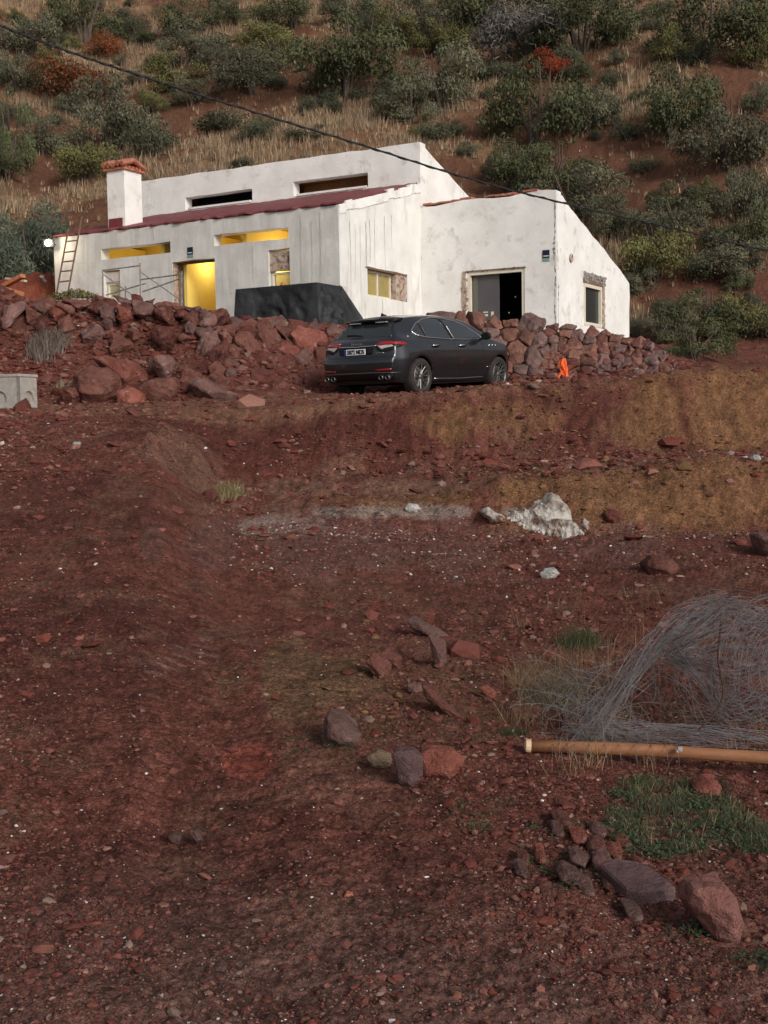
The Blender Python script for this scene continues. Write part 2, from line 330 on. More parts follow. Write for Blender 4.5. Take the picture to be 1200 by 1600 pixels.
def grit(m):
    n = m.node_tree.nodes; l = m.node_tree.links; pr = n['Principled BSDF']; tc = n.new('ShaderNodeTexCoord')
    col0 = pr.inputs['Base Color'].links[0].from_socket; nrm0 = pr.inputs['Normal'].links[0].from_socket
    for sc_, lo, hi in ((38, .72, 1.3), (110, .74, 1.36)):
        v = n.new('ShaderNodeTexVoronoi'); v.inputs['Scale'].default_value = sc_; l.new(tc.outputs['Object'], v.inputs['Vector'])
        sp = n.new('ShaderNodeSeparateColor'); l.new(v.outputs['Color'], sp.inputs[0])
        mr = n.new('ShaderNodeMapRange'); mr.inputs[3].default_value = lo; mr.inputs[4].default_value = hi; l.new(sp.outputs[0], mr.inputs[0])
        hv = n.new('ShaderNodeHueSaturation'); l.new(mr.outputs[0], hv.inputs['Value']); l.new(col0, hv.inputs['Color']); col0 = hv.outputs[0]
        bp = n.new('ShaderNodeBump'); bp.invert = True; bp.inputs['Strength'].default_value = .9; bp.inputs['Distance'].default_value = .35/sc_
        l.new(v.outputs['Distance'], bp.inputs['Height']); l.new(nrm0, bp.inputs['Normal']); nrm0 = bp.outputs[0]
    l.new(col0, pr.inputs['Base Color']); l.new(nrm0, pr.inputs['Normal'])
grit(M_soil)
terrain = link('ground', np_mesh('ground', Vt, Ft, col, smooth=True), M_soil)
tag(terrain, kind='structure')
# ------------------------------------------------------------------ house
M_white = mat('white_plaster', (.72,.70,.67), (.84,.825,.80), rough=.9, scale=1.3, bump=.35, bscale=14, bdist=.02, c3=(.52,.49,.45), s3=2.4, r3=(.55,.72), spec=.15)
def streaky(name, a, b, dirt, lo, hi):
    m = mat(name, a, b, rough=.92, scale=1.5, bump=.4, bscale=16, bdist=.02, spec=.12)
    n = m.node_tree.nodes; l = m.node_tree.links; pr = n['Principled BSDF']
    tc = n.new('ShaderNodeTexCoord'); mp = n.new('ShaderNodeMapping'); mp.inputs['Scale'].default_value = (2.4, 2.4, .30); l.new(tc.outputs['Object'], mp.inputs[0])
    nz = n.new('ShaderNodeTexNoise'); nz.inputs['Scale'].default_value = 1.2; nz.inputs['Detail'].default_value = 6; nz.inputs['Roughness'].default_value = .78; nz.inputs['Distortion'].default_value = .6; l.new(mp.outputs[0], nz.inputs['Vector'])
    rp = n.new('ShaderNodeValToRGB'); rp.color_ramp.elements[0].position = lo; rp.color_ramp.elements[1].position = hi; l.new(nz.outputs[0], rp.inputs[0])
    old = pr.inputs['Base Color'].links[0].from_socket
    mx = n.new('ShaderNodeMix'); mx.data_type = 'RGBA'; l.new(rp.outputs[0], mx.inputs[0]); l.new(old, mx.inputs[6]); mx.inputs[7].default_value = (*dirt, 1)
    l.new(mx.outputs[2], pr.inputs['Base Color']); return m
M_front = streaky('streaked_render', (.56,.545,.51), (.70,.685,.65), (.43,.40,.365), .42, .80)
M_endw = streaky('dripping_render', (.66,.645,.61), (.78,.765,.73), (.38,.35,.31), .54, .80)
M_yel = mat('yellow_paint', (.74,.55,.13), (.80,.61,.17), rough=.8, scale=2)
M_roof = mat('maroon_roof_coating', (.15,.028,.030), (.23,.055,.055), rough=.55, scale=3, bump=.6, bscale=9, stretch=(1,1,1), c3=(.09,.03,.03), s3=2.5, r3=(.5,.7))
M_tile = mat('clay_tile', (.30,.085,.05), (.42,.16,.10), rough=.85, scale=6, bump=.5, c3=(.35,.28,.22), s3=7, r3=(.55,.7))
M_clay = mat('raw_cut_masonry', (.34,.25,.19), (.50,.42,.35), rough=.95, scale=9, bump=1.0, bscale=20, c3=(.20,.11,.08), s3=8, r3=(.5,.6))
M_wood = mat('brown_timber', (.12,.07,.045), (.22,.14,.09), rough=.8, scale=5, stretch=(2,2,12), bump=.3)
M_cream = mat('cream_frame', (.62,.57,.46), (.70,.65,.55), rough=.6, scale=6)
M_dark = mat('dark_interior', (.012,.011,.012), rough=.9)
M_steel = mat('galvanised_steel', (.42,.41,.40), (.28,.22,.19), rough=.5, scale=14, metallic=.6)
M_black = mat('black_plastic', (.015,.015,.016), rough=.5)
M_glass = mat('window_glass', (.05,.06,.06), rough=.06, spec=.6)
TH = .34
def P2(o, d, s, z): return o[0]+d[0]*s, o[1]+d[1]*s, z
def sz(px, py, o, d):
    p = hit(px, py, o, d); return float((p-np.array([o[0], o[1], p[2]])) @ d), float(p[2])
def wall(name, o, d, L, z0, top, holes, material, root, step=.45, amp=.012, th=TH, flip=1, label=None, rag=.02):
    """wall face through o along d from s=0..L; holes (s0,s1,z0,z1); inward normal = flip * perp(d)"""
    nrm = np.array([-d[1], d[0], 0])*flip
    topf = top if callable(top) else (lambda s: top)
    ss = sorted(set([0, L]+[round(h, 4) for q in holes for h in q[:2] if 0 < h < L]+[L*k/max(1, int(L/step)) for k in range(int(L/step)+1)]))
    zmax = max(topf(s) for s in ss)+.01
    zs = sorted(set([z0, zmax+1]+[round(h, 4) for q in holes for h in q[2:]]+list(np.arange(z0, zmax, step))))
    s2 = [ss[0]]
    for a in ss[1:]:
        if a-s2[-1] > .012: s2.append(a)
    ss = s2
    mb = MB(); key = {}
    def vert(s, z, lay):
        z = min(z, topf(s)); k = (round(s, 3), round(z, 3), lay)
        if k not in key:
            n_ = float(vn(np.array([s*1.7+o[0]]), np.array([z*1.7]), s=3)[0])*amp if lay == 0 else 0
            rz = float(vn(np.array([s*5.0]), np.array([z*5.0]), s=9)[0])*rag
            if z <= z0+.001: rz = 0
            p = np.array([o[0], o[1], 0])+d*s+nrm*(n_+(th if lay else 0)); key[k] = len(mb.v); mb.v.append((p[0], p[1], z+rz))
        return key[k]
    def hole(s, z): return any(h[0]-1e-3 < s < h[1]+1e-3 and h[2]-1e-3 < z < h[3]+1e-3 for h in holes)
    edges = {}
    for i in range(len(ss)-1):
        for j in range(len(zs)-1):
            sm, zm = (ss[i]+ss[i+1])/2, (zs[j]+min(zs[j+1], max(topf(ss[i]), topf(ss[i+1]))))/2
            if hole(sm, zm): continue
            q = []
            for (a, b) in ((ss[i], zs[j]), (ss[i+1], zs[j]), (ss[i+1], zs[j+1]), (ss[i], zs[j+1])):
                c = (a, min(b, topf(a)))
                if not q or (abs(c[0]-q[-1][0]) > 1e-6 or abs(c[1]-q[-1][1]) > 1e-3): q.append(c)
            if len(q) > 1 and abs(q[0][0]-q[-1][0]) < 1e-6 and abs(q[0][1]-q[-1][1]) < 1e-3: q.pop()
            if len(q) < 3: continue
            for lay in (0, 1):
                ids = [vert(a, b, lay) for a, b in q]
                mb.f.append(ids if lay == 0 else ids[::-1])
            for k in range(len(q)):
                a, b = q[k], q[(k+1) % len(q)]
                ka, kb = (round(a[0], 3), round(a[1], 3)), (round(b[0], 3), round(b[1], 3))
                if (kb, ka) in edges: edges.pop((kb, ka))
                else: edges[(ka, kb)] = (a, b)
    for a, b in edges.values():
        mb.f.append([vert(*b, 0), vert(*a, 0), vert(*a, 1), vert(*b, 1)])
    ob = mb.build(name, material, root, off=np.array(root.location))
    if label: ob['label'] = label
    return ob
house = empty('house', (A[0], A[1], FLOOR), 'half renovated white plastered house with sloping roofs and chimney on the terrace', 'house')
HO = np.array(house.location)
def hp(name, mb, m, parent=house, label=None, smooth=False, off=None):
    o = mb.build(name, m, parent, smooth, off=HO if off is None else off)
    if label: o['label'] = label
    return o
zb = 3.2
# left facade (A towards the left)
sL = sz(84, 380, A, U)[0]
def H(pts, o, d):
    q = [sz(x, y, o, d) for x, y in pts]; return (min(a for a, b in q), max(a for a, b in q))
def hrect(xl, yl, xr, yr, hgt_px, o, d, up=0):
    (sa, za), (sb, zb_) = sz(xl, yl, o, d), sz(xr, yr, o, d); zt = (za+zb_)/2
    zlow = sz(xr, yr+hgt_px, o, d)[1]
    return [min(sa, sb), max(sa, sb), zlow, zt]
w1 = hrect(158, 389, 266, 377, 17.5, A, U); w2 = hrect(334, 369, 450.5, 354, 18.5, A, U)
dr = hrect(269, 411, 335, 402, 30, A, U); dr[2] = FLOOR+.0
wn1 = hrect(162, 425, 187, 421, 46, A, U); wn2 = hrect(419, 391, 452, 388, 62, A, U)
wall('wall', A, U, sL, zb, z_eave, [w1, w2, dr, wn1, wn2], M_front, house, flip=-1, label='grey streaked front wall with yellow lit openings')
# end wall A-B (shed slope)
zS = sz(650, 289, B, U)[1]
we = list(hrect(574, 417, 636, 428, 44, A, V)); 
ttop = lambda s: z_eave+(zS-z_eave)*min(1, max(0, s/T1))
wall('wall', A+V*.003, V, T1-.003, zb, ttop, [we], M_endw, house, flip=1, label='side wall with dripping stains and a small shuttered window')
# upper wall along U from B
v1 = hrect(289, 308, 394, 295, 20.5, B, U); v2 = hrect(458, 285, 575, 269, 24, B, U)
v1[2] = max(v1[2], zS+.0); v2[2] = max(v2[2], zS+.0)
sE = sz(220, 283, B, U)[0]
wall('wall', B, U, sE, zb, zE, [v1, v2], M_white, house, flip=-1, label='upper white wall with two long openings above the maroon roof')
# upper gable from B along V
gl = 5.2
wall('wall', B+V*.004, V, gl, 5.0, lambda s: zE-.33*s, [], M_white, house, flip=1, label='white gable of the upper volume')
wall('wall', B+U*(sE), V, gl, zb, lambda s: zE-.33*s, [], M_white, house, flip=-1)
# wing wall C-B
swd = hrect(729, 426.5, 819.5, 417, 40, Cc, U); swd[2] = FLOOR-.1
wall('wall', Cc, U, S2, zb, lambda s: zW-.05*s/S2+.03*math.sin(s*3), [swd], M_white, house, flip=-1, label='white wall of the right wing with a wide doorway')
gw = [sz(914, 445, Cc, V)[0], sz(938, 449, Cc, V)[0], sz(938, 508, Cc, V)[1], sz(914, 444, Cc, V)[1]]
wall('wall', Cc+V*.003, V, T2, zb, lambda s: zW+(zD-zW)*s/T2+.02*math.sin(s*4), [gw], M_white, house, flip=1, amp=.02, rag=.03, label='white gable end with a narrow window and cracked corner')
wall('wall', D, U, S2+2, zb, zD-.05, [], M_white, house, flip=1)
wall('wall', A+U*(sL-.003), V, T1, zb, ttop, [], M_front, house, flip=-1)
# roofs
def slab(pts, t): # top polygon 4 pts (ccw), thickness t
    m = MB(); p = [np.array(q, float) for q in pts]; m.hexa([q-Z*t for q in p]+p); return m
def ragged(o, L, wdt, z0, z1, t, n, jit, seed):
    """sloping roof sheet: along U length L from o, up V by wdt"""
    rn = random.Random(seed); m = MB(); m_ = 8; vs = []; fs = []
    for i in range(n+1):
        for j in range(m_+1):
            s = L*i/n; t_ = wdt*j/m_
            e = (rn.uniform(-jit, jit) if j in (0,) else 0)
            p = o+U*(s+(rn.uniform(-jit, jit) if i == 0 else 0))+V*(t_+e); zz = z0+(z1-z0)*(t_/wdt)+rn.uniform(-.012, .012)
            vs.append((p[0], p[1], zz))
    k = len(vs); vs += [(x, y, z-t) for x, y, z in vs]
    g = lambda i, j: i*(m_+1)+j
    for i in range(n):
        for j in range(m_):
            fs.append((g(i,j), g(i,j+1), g(i+1,j+1), g(i+1,j))); fs.append((k+g(i,j), k+g(i+1,j), k+g(i+1,j+1), k+g(i,j+1)))
        fs.append((g(i,0), g(i+1,0), k+g(i+1,0), k+g(i,0)))
    for j in range(m_): fs.append((g(0,j), k+g(0,j), k+g(0,j+1), g(0,j+1))); fs.append((g(n,j), g(n,j+1), k+g(n,j+1), k+g(n,j)))
    m.add(vs, fs); return m
sl_ = (zS-z_eave)/T1
rf = hp('roof', ragged(A+U*.06-V*.05, sL-.12, T1+.05, z_eave+.05, zS+.06, .045, 60, .06, 4), M_roof, label='low sloping roof coated in maroon paint')
# white verge along the end wall top, broken
vg = MB(); rn = random.Random(6)
for i in range(14):
    a, b = T1*i/14, T1*(i+1)/14
    o = A+V*a-U*.03; vg.obox([o[0], o[1], z_eave+sl_*a-.16-rn.uniform(0, .10)], V*(b-a)+Z*sl_*(b-a), U*(.11+rn.uniform(-.03, .03)), Z*(.19+rn.uniform(0, .07)))
hp('roof_verge', vg, M_white, label='rough white plaster verge along the shed roof')
hp('roof', slab([B+U*.3+V*.3+Z*(zE-.16), B+U*(sE-.3)+V*.3+Z*(zE-.16), B+U*(sE-.3)+V*gl+Z*(zE-.33*gl-.06), B+U*.3+V*gl+Z*(zE-.33*gl-.06)], .08), M_tile, label='clay tiled roof behind the upper wall')
rw = hp('roof', slab([Cc+U*.3+V*.30+Z*(zW-.14), B+V*.3+Z*(zW-.14), B+V*T2+Z*(zD-.06), D+U*.3+Z*(zD-.06)], .08), M_tile, label='clay tiled roof of the right wing')
tl = MB(); rn = random.Random(8)
s = .25
while s < S2-.1:
    l = rn.uniform(.25, .42); p = Cc+U*s+V*rn.uniform(-.05, .03); zz = zW+.015-.05*s/S2+rn.uniform(-.01, .035)
    if rn.random() < .88: tl.obox([p[0], p[1], zz], U*l+Z*rn.uniform(-.03, .03), V*.34, Z*rn.uniform(.03, .06))
    s += l*.97
hp('ridge_tile', tl, M_tile, rw)
# interiors: rooms behind the facade
def inner(o, a, b, c, m, label=None): 
    q = MB().obox(o, a, b, c); return hp('inner_wall', q, m, label=label)
c0 = z_eave-.05
bk = A+V*3.0
inner(np.array([bk[0], bk[1], FLOOR-.05])+U*.4, U*(sL-.8), V*.12, Z*(c0+.5-FLOOR), M_yel, 'yellow painted inner wall')
inner(np.array([A[0], A[1], FLOOR-.06])+V*.36+U*.36, U*(sL-.7), V*2.62, Z*.05, M_clay)
cl = MB().obox(np.array([A[0], A[1], z_eave-.10])+V*.36+U*.36, U*(sL-.7), V*2.62+Z*.5, Z*.06); hp('ceiling', cl, M_yel)
for sp in (dr[1]+.55, w1[0]-.25, dr[0]-.8, sL-.9):
    p = A+U*sp+V*.36; inner([p[0], p[1], FLOOR], U*.1, V*2.6, Z*(z_eave-.12-FLOOR), M_yel)
# half-height yellow plinth seen through the door
p = A+U*(dr[0]-.35)+V*1.2; inner([p[0], p[1], FLOOR], U*.95, V*.5, Z*.95, M_yel, 'yellow half height wall inside the doorway')
# upper openings: brown room behind
for q, m_ in ((v1, M_dark), (v2, mat('brown_ceiling', (.30,.13,.05), (.36,.17,.07), rough=.8))):
    p = B+U*(q[0]-.2)+V*.9; inner([p[0], p[1], zS-.1], U*(q[1]-q[0]+.4), V*.1, Z*(zE-zS-.25), m_)
    p = B+U*(q[0]-.2)+V*.36; inner([p[0], p[1], q[3]+.05], U*(q[1]-q[0]+.4), V*.5, Z*.06, m_)
    sill = MB(); p = B+U*(q[0]+.05)-V*.04; sill.obox([p[0], p[1], q[2]+.0], U*((q[1]-q[0])*.93)+Z*.0, V*.42, Z*.06); hp('sill', sill, M_white)
# wing interior
p = Cc+U*.36+V*2.2; inner([p[0], p[1], FLOOR-.1], U*(S2-.4), V*.1, Z*2.8, M_dark)
p = Cc+U*.36+V*.36; inner([p[0], p[1], FLOOR+2.5], U*(S2-.4), V*1.8, Z*.1, M_dark); inner([p[0], p[1], FLOOR-.18], U*(S2-.4), V*1.8, Z*.08, M_dark)
for k in (.36, S2-.2): p = Cc+U*k+V*.36; inner([p[0], p[1], FLOOR-.1], U*.1, V*1.9, Z*2.6, M_dark)
p = Cc+U*.5+V*(gw[0]-.6); inner([p[0], p[1], FLOOR-.1], U*.1, V*2.5, Z*2.6, M_dark)
# lamps burning inside
for nm, s, t, z, e in (('room_lamp', (dr[0]+dr[1])/2+.1, 1.2, 6.1, 24), ('room_lamp', (w2[0]+w2[1])/2, 1.7, 5.9, 48), ('room_lamp', (w1[0]+w1[1])/2+.2, 1.7, 5.9, 30)):
    p = A+U*s+V*t; L = bpy.data.lights.new(nm, 'POINT'); L.energy = e; L.color = (1, .86, .52); L.shadow_soft_size = .08
    lo = bpy.data.objects.new(nm, L); C.objects.link(lo); lo.location = (p[0], p[1], z)
# door linings of the left facade door and joinery
def frame(o, d, inn, q, wdt, dep, back, m, parent, name='frame', bottom=True):
    f = MB(); s0, s1, z0, z1 = q; p0 = np.array([o[0], o[1], 0])+inn*back
    for (a, b, c_, e) in ((s0, s0+wdt, z0, z1), (s1-wdt, s1, z0, z1), (s0+wdt, s1-wdt, z1-wdt, z1)) + (((s0+wdt, s1-wdt, z0, z0+wdt),) if bottom else ()):
        pp = p0+d*a; f.obox([pp[0], pp[1], c_], d*(b-a), inn*dep, Z*(e-c_))
    return hp(name, f, m, parent)
def inset(q, k): return (q[0]+k, q[1]-k, q[2]+k, q[3]-k)
VN = V
frame(A, U, VN, (dr[0]+.003, dr[1]-.003, dr[2], dr[3]-.003), .05, .10, .20, M_wood, house, 'door_frame', False)
# rough brown cut edge left of the door, open grey door leaf
m_ = MB(); p = A+U*(dr[1]-.03)+V*.02; m_.obox([p[0], p[1], dr[2]], U*.02, V*.25, Z*(dr[3]-dr[2]-.06)); hp('door_jamb', m_, M_clay)
m_ = MB(); p = A+U*(dr[1]-.10)+V*.33; m_.obox([p[0], p[1], dr[2]], U*.05-U*.0, V*.75, Z*(dr[3]-dr[2]-.1))
hp('door', m_, mat('grey_door', (.10,.10,.095), (.13,.13,.12), rough=.5), label='grey door leaf standing open inwards')
# window joinery
for q in (wn1, wn2):
    zt = q[2]+.62*(q[3]-q[2]) if q is wn1 else q[2]+.46*(q[3]-q[2])
    b_ = MB(); p = A+U*(q[0]+.003)+V*.06; b_.obox([p[0], p[1], zt], U*(q[1]-q[0]-.006), V*.12, Z*(q[3]-zt-.05)); hp('infill_blocks', b_, M_front if q is wn1 else M_clay, label='rough block infill above the small window')
    wq = (q[0]+.02, q[1]-.02, q[2], zt-.03)
    fr_ = frame(A, U, VN, wq, .055, .06, .12, M_cream, house, 'window')
    g = MB(); p = A+U*(wq[0]+.05)+V*.15; g.obox([p[0], p[1], wq[2]+.05], U*(wq[1]-wq[0]-.1), V*.008, Z*(wq[3]-wq[2]-.1)); hp('pane', g, mat('lit_pane', (.55,.52,.30), rough=.2, trans=.6), fr_)
# long drip stains on the end wall
def drips(o, d, lst):
    rn = random.Random(12)
    for px_, y0_, y1_, w_, m_ in lst:
        s0, z0 = sz(px_, y0_, o, d); s1, z1 = sz(px_, y1_, o, d); mb = MB(); vs = []; n = 14
        inn_ = U if d is V else V
        for k in range(n+1):
            t = k/n; ww = .6*w_*(1-.6*t)*rn.uniform(.5, 1.2)+.002; p = np.array([o[0], o[1], 0])+d*(s0+.01*math.sin(t*5+px_)+rn.uniform(-.004, .004))-inn_*.016
            vs += [p-d*ww+Z*(z0+(z1-z0)*t), p+d*ww+Z*(z0+(z1-z0)*t)]
        mb.add(vs, [(2*k, 2*k+1, 2*k+3, 2*k+2) for k in range(n)]); hp('drip_stain', mb, m_)
M_dr = mat('grey_drip', (.42,.40,.37), (.60,.58,.54), rough=1, scale=5); M_dr2 = mat('rust_drip', (.36,.20,.17), (.50,.36,.32), rough=1, scale=5)
drips(A, V, [(546, 345, 500, .014, M_dr), (554, 350, 440, .010, M_dr), (562, 352, 500, .012, M_dr), (571, 346, 420, .016, M_dr2), (577, 344, 410, .012, M_dr2), (584, 342, 405, .012, M_dr), (600, 338, 420, .014, M_dr), (611, 335, 380, .010, M_dr), (597, 466, 500, .012, M_dr)])
drips(A, U, [(470, 335, 440, .02, M_dr), (500, 330, 470, .014, M_dr), (487, 345, 480, .018, M_dr), (395, 385, 440, .015, M_dr), (240, 352, 385, .014, M_dr), (215, 355, 372, .012, M_dr), (130, 372, 430, .014, M_dr)])
# end wall window
wq = (we[0]+.02, we[1]-.55*(we[1]-we[0])*.75, we[2]+.02, we[3]-.04)
Vn_in = U
fr_ = frame(A, V, Vn_in, (we[0]+.02, we[0]+.70*(we[1]-we[0]), we[2]+.01, we[3]-.05), .06, .06, .16, M_cream, house, 'window')
g = MB(); L_ = .70*(we[1]-we[0]); p = A+V*(we[0]+.06)+U*.19; g.obox([p[0], p[1], we[2]+.05], V*(L_-.1), U*.008, Z*(we[3]-we[2]-.14))
hp('pane', g, mat('olive_lit_pane', (.36,.28,.10), (.28,.22,.08), rough=.15, scale=2), fr_)
g = MB(); p = A+V*(we[0]+L_*.50)+U*.15; g.obox([p[0], p[1], we[2]+.06], V*.06, U*.05, Z*(we[3]-we[2]-.16)); hp('mullion', g, M_cream, fr_)
g = MB(); p = A+V*(we[0]+L_+.03)+U*.02; g.obox([p[0], p[1], we[2]+.003], V*(we[1]-we[0]-L_-.035), U*.28, Z*(we[3]-we[2]-.01)); hp('window_reveal', g, M_clay, label='bare masonry reveal beside the small window')
g = MB(); p = A+V*(we[0]-.1)+U*(-.0); g.obox([p[0], p[1], we[3]-.055], V*(we[1]-we[0]+.2)-Z*.0, U*.30, Z*.045); hp('lintel', g, M_wood)
# wing doorway
q = swd
fr_ = frame(Cc, U, V, (q[0]+.0, q[1]-.0, q[2], q[3]-.0), .095, .12, .03, M_cream, house, 'door_frame', False)
g = MB(); p = Cc+U*(q[1]-.10-.46*(q[1]-q[0]))+V*.17; wL = .46*(q[1]-q[0])
g.obox([p[0], p[1], q[2]], U*wL, V*.05, Z*(q[3]-q[2]-.09))
dl = hp('door', g, mat('grey_door_panel', (.085,.080,.085), (.10,.095,.098), rough=.35, scale=2), label='grey sliding door panel covering the left half of the doorway')
for (a, b, c_, e) in ((.42, .60, .80, .86), (.42, .60, .90, .93), (.42, .60, .62, .66), (.20, .30, .72, .92)):
    g = MB(); pp = p+U*(wL*(a))-V*.004; g.obox([pp[0], pp[1], q[2]+.62+(c_-.6)], U*(wL*(b-a)), V*.003, Z*(e-c_)); hp('sticker_or_glint', g, M_cream, dl)
g = MB(); pp = p+U*(wL*.80)-V*.006; g.obox([pp[0], pp[1], q[2]], U*(wL*.17), V*.004, Z*(q[3]-q[2]-.1)); hp('door_stile', g, mat('olive_stile', (.14,.14,.11), rough=.4), dl)
# small spider-like glints painted as cream squares in the dark half
for (a, zz) in ((.28, 1.30), (.42, .88)):
    pp = Cc+U*(q[0]+a*(q[1]-q[0])*.8)+V*.30; g = MB().obox([pp[0], pp[1], q[2]+zz], U*.03, V*.01, Z*.03); hp('sticker_or_glint', g, M_cream)
# broken edge left of wing doorway
def chips(o, d, inn, s0, s1, z0, z1, n, seed, m, size=(.03, .09), name='broken_plaster', label=None, out=.02):
    rn = random.Random(seed); mb = MB()
    mb.add([np.array([o[0], o[1], 0])+d*(s0 if k % 2 == 0 else s1)*1.0+d*rn.uniform(-.02, .02)*(s1-s0 > .1)+Z*(z0+(z1-z0)*(k//2)/12)-inn*.012 for k in range(26)], [(2*k, 2*k+1, 2*k+3, 2*k+2) for k in range(12)])
    for i in range(n):
        s = rn.uniform(s0, s1); z = rn.uniform(z0, z1); k = rn.uniform(*size); p = np.array([o[0], o[1], 0])+d*s
        pts = []
        for a in range(5):
            an = a*2*math.pi/5+rn.uniform(-.3, .3); rr = k*rn.uniform(.5, 1)
            pts.append((an, rr))
        base = [p+d*rr*math.cos(an)+Z*(z+rr*math.sin(an)*1.2)+inn*.02 for an, rr in pts]
        top = [p+d*rr*.6*math.cos(an)+Z*(z+rr*.6*math.sin(an)*1.2)-inn*(out*rn.uniform(.3, 1)) for an, rr in pts]
        mb.add(base+top, [(0,1,6,5), (1,2,7,6), (2,3,8,7), (3,4,9,8), (4,0,5,9), (5,6,7,8,9)])
    return hp(name, mb, m, label=label)
chips(Cc, U, V, q[1]+.02, q[1]+.14, q[2], q[3], 60, 1, M_clay, label='hacked plaster edge beside the wide doorway')
chips(Cc, U, V, q[0]-.03, q[1]+.05, q[3]+.0, q[3]+.03, 34, 2, M_wood, (.015, .04))
M_crk = mat('crack_tone_pale', (.16,.14,.125), (.38,.35,.32), rough=1, scale=9)  # mottled dark grey for cracks, redefined below
def crack(o, d, inn, pts, wd, seed, name='corner_crack', label=None):
    rn = random.Random(seed); mb = MB(); n = 60; vs = []
    for k in range(n+1):
        t = k/n*(len(pts)-1); i = min(int(t), len(pts)-2); f = t-i
        s = pts[i][0]*(1-f)+pts[i+1][0]*f+rn.uniform(-.014, .014); z = pts[i][1]*(1-f)+pts[i+1][1]*f
        w_ = wd*(rn.random()**2.2)*(1.3 if .3 < k/n < .75 else .6)+.003; p = np.array([o[0], o[1], 0])+d*s-inn*.006
        vs += [p-d*w_+Z*(z+rn.uniform(-.01, .01)), p+d*w_+Z*z]
    mb.add(vs, [(2*k, 2*k+1, 2*k+3, 2*k+2) for k in range(n)]); return hp(name, mb, m=M_crk, label=label)
M_crk = mat('crack_tone', (.13,.115,.10), (.36,.33,.30), rough=1, scale=9)  # dark mottled grey of the crack ribbons and hacked masonry
crack(Cc, U, V, [(.05, zW-.3), (.04, 6.6), (.075, 6.0), (.03, 5.4), (.06, 4.8), (.045, 3.9)], .035, 3, label='ragged crack running down the corner of the right wing')
crack(Cc, V, U, [(.05, 6.3), (.09, 5.7), (.14, 5.2), (.08, 4.6), (.10, 4.0)], .02, 5)
q = gw
chips(Cc, V, U, q[0]-.12, q[1]+.42, q[3]+.06, q[3]+.34, 60, 4, M_crk, (.04, .10), label='hacked out masonry over the narrow window', out=.05)
chips(Cc, V, U, q[1]+.12, q[1]+.36, q[2]-.1, q[3]+.1, 60, 5, M_clay, (.03, .09), out=.04)
g = MB(); p = Cc+V*(q[0]-.15)-U*.03; g.obox([p[0], p[1], q[3]+.03], V*(q[1]-q[0]+.35), U*.2, Z*.12); hp('lintel', g, M_wood)
fr_ = frame(Cc, V, U, (q[0]-.10, q[1]+.10, q[2]-.08, q[3]+.03), .10, .10, -.02, M_cream, house, 'window')
g = MB(); p = Cc+V*(q[0]-.0)+U*.06; g.obox([p[0], p[1], q[2]], V*(q[1]-q[0]), U*.01, Z*(q[3]-q[2])); hp('pane', g, mat('dark_pane', (.03,.035,.035), rough=.25), fr_)
# round vent hole in the gable
sv, zv = sz(892, 403, Cc, V)
Mv = Matrix.Translation(Vector(Cc+V*sv+Z*zv)) @ Vector(tuple(-U)).to_track_quat('Z', 'Y').to_matrix().to_4x4()
g = MB().lathe([(.06, .0), (.115, .0), (.12, .03), (.075, .045), (.055, .01), (.0, .006)], Mv, 18); hp('vent_pipe', g, M_clay, label='broken round vent stub on the gable')
# chimney
sc, zc = sz(196, 349, A+V*.5, U)
co = np.array(A)+U*sc+V*.5; chz = sz(196, 264, A+V*.5, U)[1]
cw = .64; cd = .74
g = MB(); rn = random.Random(3)
chm = MB(); chm.obox([co[0], co[1], z_eave-.1], U*cw, V*cd, Z*(chz-z_eave+.1))
ch = hp('chimney', chm, M_white, rf, label='stout white plastered chimney')
g = MB().obox(co+Z*(z_eave+.10)-V*.02-U*-.1, U*.5, V*.06, Z*.34); hp('chimney_flashing', g, M_roof, ch)
cap = MB()
cap.obox(co+Z*(chz)-U*.07-V*.07, U*(cw+.14), V*(cd+.14), Z*.06)
for i in range(5):
    for (o_, d_) in ((co-U*.0-V*.04, U*(cw/5)), (co-U*.04-V*.0, V*(cd/5))):
        cap.obox(o_+d_*i+d_*.12+Z*(chz+.06), d_*.62, (V if d_ is not None and abs(d_ @ U) > abs(d_ @ V) else U)*.12, Z*.07)
hp('brick_course', cap, M_tile, ch)
cap = MB(); nt_ = 5
for i in range(nt_):
    a0 = co+Z*(chz+.14)-U*.12-V*.12+U*((cw+.24)*i/nt_)
    for side in (0, 1):
        o_ = a0+(V*(cd+.24) if side else 0); dv = V*((cd+.24)/2)*(-1 if side else 1)
        pts = [o_+dv*t+Z*(.16*t+.02*math.sin(i*2.1)) for t in (0, .5, 1)]
        cap.tube([p_+U*.08 for p_ in pts], .078, 7)
hp('tile_cap', cap, M_tile, ch, label='red clay tile cap on the chimney')
